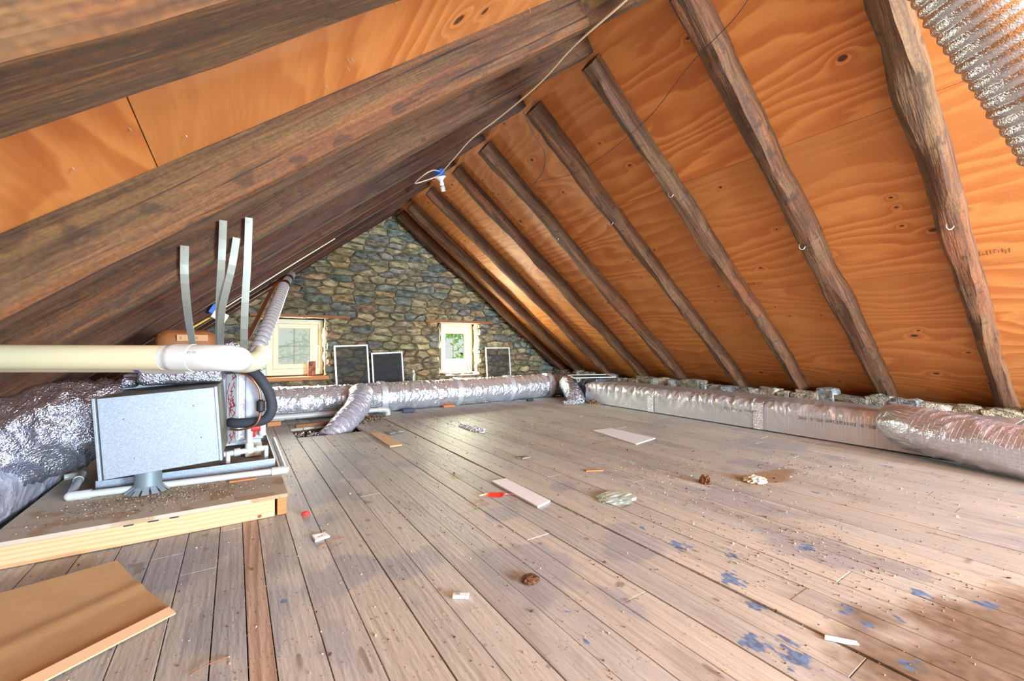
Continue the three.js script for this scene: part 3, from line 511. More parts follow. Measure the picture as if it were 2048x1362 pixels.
// foil bundle and kraft-wrapped duct above the plenum
function lumpyBox(x0, x1, y0, y1, z0, z1, sd, amp, rad = .04, sub = 14) {
  let g = new RoundedBoxGeometry(x1 - x0, y1 - y0, z1 - z0, 4, rad); g = new THREE.BoxGeometry(x1 - x0, y1 - y0, z1 - z0, sub * 2, sub, sub); g.deleteAttribute('uv'); g.deleteAttribute('normal'); g = mergeVertices(g, 1e-5);
  const p = g.attributes.position, hx = (x1 - x0) / 2, hy = (y1 - y0) / 2, hz = (z1 - z0) / 2;
  for (let i = 0; i < p.count; i++) { const v = V(p.getX(i), p.getY(i), p.getZ(i)); const q = V(clamp(v.x, -hx + rad, hx - rad), clamp(v.y, -hy + rad, hy - rad), clamp(v.z, -hz + rad, hz - rad)); const d = v.clone().sub(q); if (d.lengthSq() > 0) d.setLength(rad); const o = amp * (2 * n3(v.x * 9 + sd, v.y * 9, v.z * 9 + sd) - 1 + .7 * (n3(v.x * 28, v.y * 28 + sd, v.z * 28) - .5)); const n = d.lengthSq() > 0 ? d.clone().normalize() : V(0, 1, 0); q.add(d).addScaledVector(n, o); p.setXYZ(i, q.x, q.y, q.z); }
  g.translate((x0 + x1) / 2, (y0 + y1) / 2, (z0 + z1) / 2); g = mUV(g, 0, sd); const m = mergeVertices((g.deleteAttribute('normal'), g), 1e-5); m.computeVertexNormals(); return m;
}
solo('foil_bundle', lumpyBox(-.40, -.045, .612, .71, -2.98, -2.70, 3, .012, .03), M.foilBright, 'crumpled shiny foil bundle resting on top of the plenum', 'insulation');
solo('foil_scrap', lumpyBox(-.47, -.41, .6, .65, -2.95, -2.8, 8, .012, .02), M.foilBright, 'small foil scrap on the left end of the plenum top', 'insulation');
{
  const t = thing('wrapped_duct', 'brown kraft-wrapped duct end lying on top of the air handler', 'duct');
  const wrapM = part(t, 'kraft_wrap', lumpyBox(-.375, -.09, .657, .9, -3.3, -2.99, 21, .006, .07), M.kraft);
  const cv = document.createElement('canvas'); cv.width = 256; cv.height = 64; const c = cv.getContext('2d'); c.fillStyle = '#b98d66'; c.fillRect(0, 0, 256, 64); c.fillStyle = '#6b4a36'; c.font = 'bold 38px monospace'; c.fillText('5', 20, 46); c.fillText('0', 150, 46);
  const tx = new THREE.CanvasTexture(cv); tx.colorSpace = THREE.SRGBColorSpace; const g = new THREE.PlaneGeometry(.14, .035); g.translate(-.2, .852, -2.976); part(wrapM, 'print', g, std({ map: tx, roughness: .75 }), 'stamped print');
  part(t, 'foil_end', lumpyBox(-.085, .02, .657, .84, -3.28, -3.05, 31, .012, .04), M.foilBright, 'crumpled foil at the right end');
}
// wrinkled foil ducts
const ridge = (x, y) => { const k = 1 - Math.abs(2 * vn(x, y) - 1); return k * k * k; };
const wrink = (amp, fl, fa, sd) => (l, a) => { const b = Math.abs(a - Math.PI), c = Math.cos(a), s = Math.sin(a), w = .6 * vn(l * 3 + sd, b * 1.5); return 1 + amp * (1.1 * ridge(l * fl + b * 1.2 + sd + w * 3, b * fa * .55 + sd) + .8 * ridge(l * fl * .8 - b * 1.6 + sd * 2 - w * 3, b * fa * .6 + 9) + .5 * ridge(l * fl * 2.3 + b, b * fa * 1.7 + 20) - .8) + amp * .6 * (n3(l * fl * .35 + sd, c * fa, s * fa) - .5); };
{
  const t = thing('return_duct', 'large crumpled foil duct running left from the plenum to the eave', 'duct');
  part(t, 'foil_jacket', tube([[-.46, .45, -2.86], [-.62, .44, -2.84], [-.82, .38, -2.82], [-1.02, .28, -2.84], [-1.25, .2, -2.9]], q => .185 + .015 * Math.sin(q * 5), { seg: 150, rad: 70, fn: wrink(.1, 11, 2.4, 4) }), M.foilBright);
  solo('eave_duct', tube([[-.98, .155, -1.9], [-.955, .165, -2.3], [-.925, .175, -2.62], [-.91, .175, -2.95], [-.91, .175, -3.3]], .155, { seg: 130, rad: 50, fn: wrink(.07, 16, 2, 9) }), M.foilGrey, 'grey foil flex duct lying on the floor left of the platform', 'duct');
}
// long foil duct under the gable ledge
{
  const t = thing('gable_duct', 'long round foil duct lying under the stone gable ledge', 'duct');
  part(t, 'foil_jacket', tube([[-.35, .2, -5.15], [.6, .185, -5.14], [1.6, .182, -5.15], [2.6, .182, -5.17], [3.5, .182, -5.2], [4.05, .182, -5.22]], .172, { seg: 700, rad: 64, fn: wrink(.06, 20, 2.2, 1) }), M.foil);
  for (const x of [1.45, 2.45, 3.3]) part(t, 'tape_band', tube([[x, .1825, -5.152 - (x - 1.6) * .025], [x + .07, .1825, -5.154 - (x - 1.6) * .025]], .189, { seg: 8, rad: 48, fn: wrink(.02, 40, 3, x) }), M.foilTape);
}
{
  const t = thing('branch_duct', 'grey foil flex duct bending from the gable duct into a floor hole', 'duct');
  part(t, 'flex_jacket', tube([[1.2, .2, -5.05], [1.19, .25, -4.93], [1.17, .24, -4.82], [1.1, .16, -4.66], [.98, .08, -4.5], [.86, .0, -4.36], [.74, -.1, -4.28]], q => .13 - .02 * q, { seg: 140, rad: 44, fn: (l, a) => wrink(.06, 14, 1.7, 6)(l, a) + .02 * Math.sin(l * 130) }), M.foilGrey);
}
{
  const t = thing('corner_elbow', 'crumpled foil elbow joining the two long ducts in the corner', 'duct');
  part(t, 'foil_jacket', tube([[4.02, .185, -5.22], [4.25, .18, -5.2], [4.42, .175, -5.05], [4.47, .17, -4.8], [4.47, .165, -4.42]], .17, { seg: 120, rad: 44, fn: wrink(.09, 15, 2.2, 12) }), M.foilBright);
  part(t, 'tape_band', tube([[4.05, .184, -5.22], [4.13, .184, -5.215]], .19, { seg: 6, rad: 40, fn: wrink(.03, 30, 3, 2) }), M.foilTape);
}
solo('corner_branch', tube([[4.2, .22, -4.85], [4.12, .22, -4.72], [4.06, .16, -4.6], [4.04, .06, -4.5], [4.04, -.012, -4.46]], .125, { seg: 90, rad: 40, fn: wrink(.08, 16, 2, 15) }), M.foilBright, 'short foil flex stub turning down into the far right corner floor', 'duct');
// rectangular foil-faced duct along the right eave
{
  const t = thing('eave_trunk_duct', 'long grey foil-faced duct board trunk along the right eave', 'duct');
  const x0 = 4.165, x1 = 4.76, y1 = .285, z0 = -4.42, z1 = -.5, R = .075, per = [], NS = 46;
  const push = (x, y, nx, ny) => per.push([x, y, nx, ny]);
  for (let k = 0; k <= 10; k++) push(x0, .012 + (y1 - R - .012) * k / 10, -1, 0);
  for (let k = 1; k < 7; k++) { const a = Math.PI - k / 7 * Math.PI / 2; push(x0 + R + R * Math.cos(a), y1 - R + R * Math.sin(a), Math.cos(a), Math.sin(a)); }
  for (let k = 0; k <= 12; k++) push(x0 + R + (x1 - x0 - 2 * R) * k / 12, y1, 0, 1);
  for (let k = 1; k < 5; k++) { const a = Math.PI / 2 - k / 5 * Math.PI / 2; push(x1 - R + R * Math.cos(a), y1 - R + R * Math.sin(a), Math.cos(a), Math.sin(a)); }
  push(x1, y1 - R, 1, 0); push(x1, .012, 1, 0); push((x0 + x1) / 2, .004, 0, -1);
  const pos = [], uv = [], idx = [], K = per.length, N = 300; let al = 0; const arc = per.map((p, i) => { if (i) al += Math.hypot(p[0] - per[i - 1][0], p[1] - per[i - 1][1]); return al; });
  for (let i = 0; i <= N; i++) { const z = z0 + (z1 - z0) * i / N; per.forEach(([x, y, nx, ny], k) => {
    const shoulder = Math.exp(-(((arc[k] - .25) / .085) ** 2)), w = z < -2.1 ? 1 : .62;
    const ri = 1 - Math.abs(2 * vn(z * 16 + 5 + arc[k] * 5, arc[k] * 5) - 1), r2 = 1 - Math.abs(2 * vn(z * 34 - arc[k] * 16, arc[k] * 8 + 9) - 1);
    const o = (.024 * (ri * ri - .35) + .014 * (r2 * r2 - .35)) * (.12 + w * shoulder * .9) + .004 * (fbm(z * 2, arc[k] * 3, 2) - .5);
    pos.push(x + nx * o, Math.max(.002, y + ny * o), z); uv.push(z, arc[k]); }); }
  for (let i = 0; i < N; i++) for (let k = 0; k < K; k++) { const a = i * K + k, b = i * K + (k + 1) % K; idx.push(a, b, a + K, b, b + K, a + K); }
  for (const [e, fl] of [[0, 0], [N * K, 1]]) for (let k = 1; k < K - 1; k++) fl ? idx.push(e, e + k, e + k + 1) : idx.push(e, e + k + 1, e + k);
  let g = new THREE.BufferGeometry(); g.setAttribute('position', new THREE.Float32BufferAttribute(pos, 3)); g.setAttribute('uv', new THREE.Float32BufferAttribute(uv, 2)); g.setIndex(idx); g = toCreasedNormals(g, 1.1);
  const facing = part(t, 'foil_facing', g, std({ color: col(206, 208, 212), metalness: .62, roughness: .36, bumpMap: scaled(T.scrim, .3, .3), bumpScale: .0016 }));
  for (const z of [-2.06, -3.3]) { const tp = []; for (const [x, y, nx, ny] of per.slice(0, 24)) tp.push([x + nx * .007, y + ny * .007]); const pz = [], pi = []; const hw = .045; tp.forEach(([x, y], k) => { pz.push(x, y, z - hw, x, y, z + hw); if (k) { const a = k * 2 - 2; pi.push(a, a + 1, a + 2, a + 1, a + 3, a + 2); } }); const bg = new THREE.BufferGeometry(); bg.setAttribute('position', new THREE.Float32BufferAttribute(pz, 3)); bg.setIndex(pi); const u = mUV(bg, 2); u.computeVertexNormals(); part(t, 'tape_band', u, std({ color: col(226, 230, 242), metalness: .9, roughness: .3, side: THREE.DoubleSide, bumpMap: scaled(T.wrinkle, .12, .12), bumpScale: .004 }), 'bright foil tape across the duct'); }
  part(t, 'end_cap', lumpyBox(4.17, 4.755, .01, .28, -.512, -.47, 17, .004, .018, 10), M.foilBright, 'shiny taped end');
  // print along the front, set upside down as on the duct
  const cv = document.createElement('canvas'); cv.width = 2048; cv.height = 64; const c = cv.getContext('2d'); c.clearRect(0, 0, 2048, 64); c.fillStyle = '#4a4c50'; c.font = '46px monospace';
  c.fillText('2.0', 10, 48); c.fillText('R6.9 Installed R5.6 FHC', 250, 48); c.fillText('Johns Manville', 1290, 48);
  const tx = new THREE.CanvasTexture(cv); tx.colorSpace = THREE.SRGBColorSpace;
  const pl = new THREE.PlaneGeometry(1.75, .052); pl.rotateZ(Math.PI); pl.rotateY(-Math.PI / 2); pl.translate(x0 - .008, .172, -1.84); part(facing, 'print', pl, std({ map: tx, transparent: true, alphaTest: .4, roughness: .6 }), 'faint upside-down lettering');
}
{
  const t = thing('floor_branch_duct', 'thick silver flex duct branching from the right eave trunk across the floor', 'duct');
  part(t, 'flex_jacket', tube([[4.3, .2, -1.08], [4.16, .2, -.96], [4.08, .19, -.78], [3.98, .175, -.5], [3.9, .165, -.2], [3.84, .165, .2], [3.8, .165, .7]], q => .155 + .006 * Math.sin(q * 9), { seg: 260, rad: 60, fn: (l, a) => wrink(.06, 10, 2, 22)(l, a) }), std({ color: col(214, 217, 230), metalness: .72, roughness: .3, bumpMap: scaled(T.scrim, .3, .3), bumpScale: .003 }));
}
// silver flexible duct hanging from the ridge at the upper right
{
  const t = thing('hanging_flex_duct', 'ribbed bright silver flex duct hanging close at the upper right', 'duct');
  part(t, 'ribbed_jacket', tube([[1.55, 2.4, -.46], [1.66, 2.2, -.385], [1.938, 1.733, -.208], [2.2, 1.29, -.04], [2.42, .98, .12]], .13, { seg: 620, rad: 56, fn: (l, a) => 1 + .05 * Math.abs(Math.sin(l * 88)) + .03 * Math.pow(Math.abs(Math.sin(l * 17.6)), 24) - .02 + .018 * (n3(l * 30, Math.cos(a) * 3, Math.sin(a) * 3) - .5) }), std({ color: col(226, 228, 232), metalness: .95, roughness: .2, bumpMap: scaled(T.wrinkle, .1, .1), bumpScale: .002 }));
}

// ---------------------------------------------------------------- vent pipe, hanger straps, roof flex
{
  const t = thing('vent_pipe', 'fat cream plastic vent pipe crossing in front of the hanger straps', 'pipe');
  const y = .781, r = .0315;
  part(t, 'pipe_run', tube([[-.60, y + .001, -1.665], [-.145, y - .001, -1.366]], r, { seg: 4, rad: 28, straight: true }), M.pvcOld, 'aged cream straight run');
  part(t, 'primer_ring', tube([[-.128, y, -1.354], [-.118, y, -1.348]], .0322, { seg: 2, rad: 28, straight: true, cap: false }), M.purple, 'violet primer ring');
  part(t, 'socket', tube([[-.145, y, -1.366], [-.085, y - .001, -1.326]], q => .0317 + (q > .2 ? .003 : 0), { seg: 10, rad: 28, straight: true }), M.pvc);
  const elb = part(t, 'elbow', tube([[-.09, y - .001, -1.329], [-.05, y - .001, -1.303], [-.018, y - .002, -1.292], [.002, y - .005, -1.308], [.008, y - .01, -1.345]], .0335, { seg: 40, rad: 28 }), M.pvc, 'white elbow with a barcode');
  part(t, 'bent_tail', tube([[.006, y - .008, -1.32], [.014, y - .016, -1.37], [.034, y - .02, -1.44], [.06, y - .012, -1.5], [.072, y + .004, -1.54]], .028, { seg: 40, rad: 24 }), M.pvcGreen, 'pale greenish bend');
  const cv = document.createElement('canvas'); cv.width = 256; cv.height = 128; const c = cv.getContext('2d'); c.fillStyle = '#e8e9e6'; c.fillRect(0, 0, 256, 128); c.fillStyle = '#35373a'; reseed(66); for (let x = 14; x < 240;) { const w = 2 + Math.floor(rnd() * 3) * 3; c.fillRect(x, 14, w, 70); x += w + 2 + Math.floor(rnd() * 3) * 3; } for (let x = 16; x < 236; x += 18) c.fillRect(x, 98, 10, 9);
  const tx = new THREE.CanvasTexture(cv); tx.colorSpace = THREE.SRGBColorSpace;
  const g = new THREE.CylinderGeometry(.0342, .0342, .03, 8, 1, true, -.35, .6); g.rotateZ(Math.PI / 2); // a label bent round the elbow
  const lab = new THREE.PlaneGeometry(.03, .015, 1, 6), lp = lab.attributes.position; for (let i = 0; i < lp.count; i++) { const a = lp.getY(i) / .0345 + .38; lp.setXYZ(i, lp.getX(i), Math.sin(a) * .0345, Math.cos(a) * .0345); } lab.computeVertexNormals(); lab.rotateY(-.58); lab.translate(-.072, y - .001, -1.317); part(elb, 'barcode', lab, std({ map: tx, roughness: .4, side: THREE.DoubleSide }), 'printed barcode');
  const t2 = thing('second_vent_pipe', 'thinner cream pipe tucked below and behind the fat vent pipe', 'pipe');
  part(t2, 'pipe_run', tube([[-.62, .763, -1.77], [-.2, .763, -1.49]], .025, { seg: 4, rad: 24, straight: true }), M.pvcOld); part(t2, 'coupling', tube([[-.2, .763, -1.49], [-.1, .762, -1.423]], .0285, { seg: 2, rad: 24, straight: true }), M.pvc);
  part(t2, 'primer_ring', tube([[-.215, .763, -1.5], [-.2, .763, -1.49]], .0262, { seg: 2, rad: 24, straight: true, cap: false }), M.purple, 'violet primer ring');
}
{
  const S = [[[[-.16, 1.185, -1.993], [-.160, 1.08, -1.992], [-.158, .96, -2.08], [-.158, .84, -2.3], [-.155, .68, -2.62]], .026, 'leftmost galvanised hanger strap, shorter and bent, above the vent pipe'],
    [[[-.041, 1.30, -1.993], [-.045, 1.15, -1.993], [-.055, .98, -2.1], [-.06, .82, -2.3], [-.06, .69, -2.6]], .025, 'tall galvanised hanger strap, second from the left above the vent pipe'],
    [[[.003, 1.238, -1.993], [-.012, 1.12, -1.993], [-.045, .96, -2.1], [-.054, .82, -2.28], [-.056, .70, -2.6]], .025, 'slanting galvanised hanger strap, third from the left above the vent pipe'],
    [[[.044, 1.325, -1.993], [.040, 1.15, -1.993], [.033, .98, -2.0], [.031, .86, -2.05], [.034, .76, -2.2], [.02, .68, -2.9]], .026, 'rightmost galvanised hanger strap, tallest, above the pipe elbow']];
  for (const [p, w, label] of S) { const t = thing('hanger_strap', label, 'strap', 'galvanised hanger straps'); const band = part(t, 'strap', strip(p, w, .0014, q => V(1, 0, .75 * q)), M.strap); const a = V(...p[0]), b = V(...p[1]); for (const k of [.1, .6]) { const g = new THREE.CylinderGeometry(.0045, .0045, .003, 10); g.rotateX(Math.PI / 2); g.translate(a.x + (b.x - a.x) * k, a.y + (b.y - a.y) * k, -1.991); part(band, 'screw', g, M.screw); } }
}
{
  const t = thing('roof_flex_duct', 'ribbed aluminium flex duct with black tape rising before the left window', 'duct');
  const A = V(.075, .64, -3.4), B = V(.19, .9, -3.72), C = V(.41, 1.41, -4.85), D = V(.53, 1.61, -5.35);
  part(t, 'ribbed_tube', tube([A, V(.11, .72, -3.46), B, V(.3, 1.15, -4.25), C], .047, { seg: 900, rad: 24, fn: l => 1 + .34 * Math.abs(Math.sin(l * 46)) - .2 }), M.alu);
  part(t, 'smooth_sleeve', tube([C, D], .042, { seg: 6, rad: 24, straight: true }), M.alu);
  const at = (q, r) => tube([C.clone().lerp(D, q), C.clone().lerp(D, q + .16)], r, { seg: 2, rad: 24, straight: true });
  part(t, 'black_tape', at(.0, .05), M.black); part(t, 'black_tape', at(.5, .045), M.black);
  solo('support_board', strip([[-.02, .665, -3.58], [.11, .93, -3.95], [.33, 1.40, -5.0], [.42, 1.53, -5.4]].map(p => [p[0], p[1], p[2]]), .034, .012, V(1, 0, 0)), M.board, 'thin orange wood batten behind the ribbed roof flex duct', 'batten');
}
// ---------------------------------------------------------------- things along the gable
function leanScreen(x0, x1, h, mesh, label, tilt, roll) {
  const t = thing('window_screen', label, 'screen', 'loose window screens'); const w = x1 - x0, b = .022;
  t.position.set((x0 + x1) / 2, .231, ZF + .075 + h * Math.sin(tilt)); t.rotation.set(-tilt, 0, roll, 'XYZ');
  for (const s of [-1, 1]) part(t, 'frame_side', box(s > 0 ? w / 2 - b : -w / 2, s > 0 ? w / 2 : -w / 2 + b, 0, h, -.006, .006, .002), M.screenFrame);
  part(t, 'frame_rail', box(-w / 2 + b, w / 2 - b, 0, b, -.006, .006, .002), M.screenFrame); part(t, 'frame_rail', box(-w / 2 + b, w / 2 - b, h - b, h, -.006, .006, .002), M.screenFrame);
  const g = new THREE.PlaneGeometry(w - 2 * b, h - 2 * b); g.translate(0, h / 2, 0); part(t, 'mesh', g, mesh, 'fine dark mesh');
}
leanScreen(1.135, 1.585, .585, M.mesh, 'tallest white-framed window screen leaning on the gable beside the left window', .1, .035);
leanScreen(1.625, 2.08, .48, M.meshDense, 'smaller dark-meshed window screen leaning next to the steel canister', .1, .035);
leanScreen(3.47, 3.95, .545, M.mesh, 'white-framed window screen leaning right of the right window', .1, .0);
{
  const t = thing('window_screen', 'white-framed window screen lying flat on the corner duct', 'screen', 'loose window screens'); t.position.set(4.42, .35, -4.57); t.rotation.set(.03, -.5, .03);
  for (const s of [-1, 1]) { part(t, 'frame_side', box(s * .3 - .011, s * .3 + .011, -.006, .006, -.2, .2, .002), M.screenFrame); part(t, 'frame_rail', box(-.289, .289, -.006, .006, s * .2 - .011, s * .2 + .011, .002), M.screenFrame); }
  const g = new THREE.PlaneGeometry(.58, .38); g.rotateX(-Math.PI / 2); part(t, 'mesh', g, M.meshDense, 'fine dark mesh');
}
{
  const t = thing('canister', 'slim pale metal canister standing on the gable ledge', 'canister'); t.position.set(2.16, .229, -5.88);
  const P = [[0, 0], [.028, 0], [.03, .006], [.03, .15], [.026, .165], [.014, .172], [.014, .19], [0, .19]].map(p => new THREE.Vector2(...p)); part(t, 'body', new THREE.LatheGeometry(P, 24), M.strap);
  part(t, 'cap', new THREE.LatheGeometry([[0, .188], [.018, .188], [.018, .205], [.008, .222], [0, .222]].map(p => new THREE.Vector2(...p)), 20), M.whitePlastic);
}
{ const g = cbox(.092, .2, .062, .006); g.rotateZ(-.02); g.translate(.865, .395 + .102, -6.22); solo('brick', g, M.brick, 'worn red brick stood on end on the left window sill', 'brick'); }
{
  const sh = poly([[-.05, -.1], [.05, -.1], [.05, .1], [-.05, .1]]); for (let r = 0; r < 5; r++) for (const c of [-1, 1]) { const p = new THREE.Path(); p.absarc(c * .022, -.072 + r * .036, .0125, 0, 6.2832, true); sh.holes.push(p); }
  const g = extr(sh, .06); g.rotateY(-.25); g.rotateZ(.28); g.translate(3.235, .365 + .125, -6.27); solo('cored_brick', mUV(g), M.brickGrey, 'pale cored brick with round holes leaning on the right window sill', 'brick');
}
{
  const t = thing('floor_pipe', 'white plastic pipe with a down-turned end lying before the gable duct', 'pipe');
  part(t, 'pipe_run', tube([[.1, .075, -4.9], [1.4, .07, -4.86]], .026, { seg: 3, rad: 20, straight: true }), M.pvc);
  part(t, 'elbow', tube([[1.37, .07, -4.861], [1.44, .069, -4.857], [1.475, .055, -4.855], [1.48, .005, -4.855]], .031, { seg: 24, rad: 20 }), M.pvc);
}
for (const [x, z, w, h, d, ry, label, m] of [[1.2, -4.84, .1, .04, .06, .2, 'orange wood block propping the white floor pipe', M.pineOrange], [2.33, -5.05, .16, .03, .07, .02, 'thin orange wood block under the gable duct', M.pineOrange], [.33, -4.84, .12, .045, .05, .05, 'short orange wood block beside the air handler end', M.pineOrange], [.75, -4.6, .5, .035, .05, 0, 'reddish board edging the floor hole', M.board]]) { const g = cbox(w, h, d, .003, 0, x); g.rotateY(ry); g.translate(x, h / 2 + .001, z); solo('wood_block', g, m, label, 'wood block'); }
{ const g = lumpyBox(1.68, 1.83, .002, .045, -4.98, -4.9, 40, .006, .015, 8); solo('cloth_scrap', g, std({ color: col(72, 84, 104), roughness: .8 }), 'dark blue crumpled scrap before the gable duct', 'scrap'); }
{ const g = lumpyBox(3.52, 3.62, .002, .035, -4.98, -4.92, 44, .005, .012, 8); solo('cloth_scrap', g, std({ color: col(60, 62, 70), roughness: .8 }), 'small dark scrap at the foot of the gable duct, far right', 'scrap'); }
// ---------------------------------------------------------------- ridge wiring and bulb
{
  const t = thing('ridge_cable', 'white electric cable looping along the ridge to the bulb', 'cable');
  part(t, 'cable', tube([[1.33, 2.238, -1.0], [1.33, 2.225, -1.175], [1.33, 2.226, -1.479], [1.40, 2.262, -1.84], [1.41, 2.274, -2.28], [1.38, 2.262, -2.6], [1.45, 2.297, -3.07], [1.5, 2.325, -3.519], [1.4, 2.27, -3.529], [1.3, 2.216, -3.5], [1.29, 2.209, -3.25], [1.36, 2.262, -3.27], [1.48, 2.33, -3.4]], .0048, { seg: 240, rad: 8 }), M.cable);
}
{
  const t = thing('ceiling_bulb', 'spiral bulb in a white holder on a blue junction box at the ridge', 'light bulb'); t.position.set(1.548, 2.335, -3.53); t.rotation.set(.0, .5, .35); t.scale.setScalar(.82);
  part(t, 'junction_box', cbox(.085, .075, .085, .006).translate(0, .045, 0), M.blue, 'blue plastic box');
  part(t, 'lamp_holder', new THREE.LatheGeometry([[0, .008], [.06, .008], [.06, -.004], [.034, -.02], [.024, -.04], [0, -.04]].map(p => new THREE.Vector2(...p)).reverse(), 28), M.whitePlastic);
  part(t, 'ballast', new THREE.LatheGeometry([[0, -.095], [.022, -.09], [.026, -.07], [.018, -.045], [.014, -.036], [0, -.036]].map(p => new THREE.Vector2(...p)), 24), M.whitePlastic);
  const h = []; for (let k = 0; k <= 60; k++) { const a = k / 60 * 6.283 * 3.5; h.push(V(Math.cos(a) * .021, -.1 - k / 60 * .05, Math.sin(a) * .021)); } part(t, 'spiral_tube', tube(h, .0058, { seg: 160, rad: 8 }), M.white, 'white spiral tube');
}
{
  const t = thing('left_junction_box', 'blue junction box with a yellow cable on the left rafters', 'junction box');
  const g = cbox(.09, .08, .06, .005); g.rotateZ(-.5); g.translate(-.12, 1.085, -4.06); part(t, 'box', g, M.blue); const g2 = cbox(.1, .07, .012, .003); g2.rotateZ(-.5); g2.translate(-.1, 1.04, -4.03); part(t, 'cover', g2, M.whitePlastic);
  part(t, 'yellow_cable', tube([[-.12, 1.06, -4.08], [-.22, .99, -4.1], [-.29, .93, -4.1], [-.31, .87, -4.1], [-.3, .82, -4.1]], .007, { seg: 40, rad: 8 }), M.yellow, 'yellow cable');
  part(t, 'cable_run', tube([[-.08, 1.1, -4.06], [.3, 1.415, -4.05], [.75, 1.775, -4.05]], .0042, { seg: 40, rad: 8 }), M.cable, 'pale cable up the rafter');
}
{
  const d = [];
  solo('bell_wire', tube([[2.02, 2.60, -.95], [2.12, 2.515, -1.1], [2.2, 2.45, -1.44], [2.34, 2.345, -1.9], [2.42, 2.285, -2.7], [2.345, 2.335, -3.2], [2.43, 2.27, -4.09], [2.31, 2.36, -4.9], [2.14, 2.49, -5.95]], .0022, { seg: 160, rad: 6 }), M.wire, 'thin dark wire stapled across the upper right rafters', 'wire');
  solo('hanging_wire', tube([[1.9, 2.67, -2.72], [2.03, 2.565, -2.78], [2.18, 2.445, -2.81], [2.28, 2.36, -2.96], [2.335, 2.33, -3.17]], .003, { seg: 70, rad: 6, fn: l => 1 + .4 * Math.abs(Math.sin(l * 120)) }), M.wire, 'twisted loose wire hanging from the ridge to the right rafter', 'wire');
}
{
  const K = [[2.822, -2.06, 'third'], [2.881, -2.74, 'fourth'], [2.865, -3.5, 'fifth'], [3.429, -1.4, 'second'], [3.458, -.65, 'nearest']];
  for (const [x, z, w] of K) { const s = (x - RX) / Math.cos(aR), p = onR(s, -.002, z); const g = tube([[0, .004, 0], [0, -.02, .004], [.008, -.034, .004], [.02, -.036, .004], [.03, -.028, .004], [.034, -.016, .004]], .0028, { seg: 30, rad: 6 }); g.rotateY(-.9); g.translate(p.x, p.y, p.z); solo('coat_hook', g, M.screw, `bright screw hook under the ${w} right rafter counted from the viewpoint`, 'hook', 'screw hooks in the right rafters'); }
}
// roofing nails that came through the sheathing, far too many to count
{
  // mill stamps printed on three sheets
  for (const [s0, z, w, sd] of [[2.355, -.535, .17, 5], [2.38, -1.93, .13, 6], [3.67, -1.3, .13, 7]]) {
    const cv = document.createElement('canvas'); cv.width = 256; cv.height = 96; const c = cv.getContext('2d'); c.clearRect(0, 0, 256, 96); c.fillStyle = '#7a4a22'; reseed(sd * 31);
    for (let x = 6; x < 246; x += rr(16, 26)) { const h = rr(20, 78); c.fillRect(x, rr(4, 88 - h), rr(3, 8), h); if (rnd() < .6) c.fillRect(x, rr(10, 80), rr(10, 20), 6); }
    const tx = new THREE.CanvasTexture(cv); tx.colorSpace = THREE.SRGBColorSpace;
    const down = V(Math.cos(aR), -Math.sin(aR), 0), nd = V(-Math.sin(aR), -Math.cos(aR), 0), p = onR(s0, DR - .0015, z), pl = new THREE.PlaneGeometry(w, w * .38), mm = new THREE.Matrix4().makeBasis(down.clone().negate().cross(nd), down.clone().negate(), nd); mm.setPosition(p); pl.applyMatrix4(mm);
    part(ceiling, 'mill_stamp', pl, std({ map: tx, transparent: true, alphaTest: .4, roughness: .8, side: THREE.DoubleSide }), 'blurred brown mill stamp on the plywood');
  }
  reseed(404); const g = new THREE.ConeGeometry(.0016, .02, 5); g.rotateX(Math.PI); const N = 900, im = new THREE.InstancedMesh(g, M.screw, N), m = new THREE.Matrix4(), q = new THREE.Quaternion();
  for (let i = 0; i < N; i++) { const right = i % 2, s = rr(.2, 4), z = rr(-6, .5), p = right ? onR(s, DR - .008, z) : onL(s, DL - .008, z); const nn = right ? V(Math.sin(aR), Math.cos(aR), 0) : V(-Math.sin(aL), Math.cos(aL), 0); q.setFromUnitVectors(V(0, 1, 0), nn); m.compose(p, q, V(1, rr(.4, 1), 1)); im.setMatrixAt(i, m); }
  im.name = 'nail_points'; im.userData = { kind: 'stuff', label: 'tiny roofing nail points poking through the plywood', category: 'nails' }; im.castShadow = true; scene.add(im);
}
{ // unseen fill bulb, added at the ridge to light the floor from above
  const t = thing('added_fill_bulb', 'added fill bulb under the ridge behind the viewpoint', 'light bulb'); t.position.set(1.9, 2.42, 1.5);
  part(t, 'holder', new THREE.LatheGeometry([[0, -.03], [.028, -.03], [.05, 0], [.05, .2], [0, .2]].map(p => new THREE.Vector2(...p)), 20), M.whitePlastic);
  const g = new THREE.SphereGeometry(.045, 20, 14); g.translate(0, -.07, 0); part(t, 'bulb', g, std({ color: 0xffffff, emissive: new THREE.Color(1, .96, .9), emissiveIntensity: 3 }));
  const l = new THREE.PointLight(new THREE.Color(.93, .97, 1), 8); l.position.set(0, -.07, 0); l.castShadow = true; l.shadow.radius = 6; t.add(l);
}
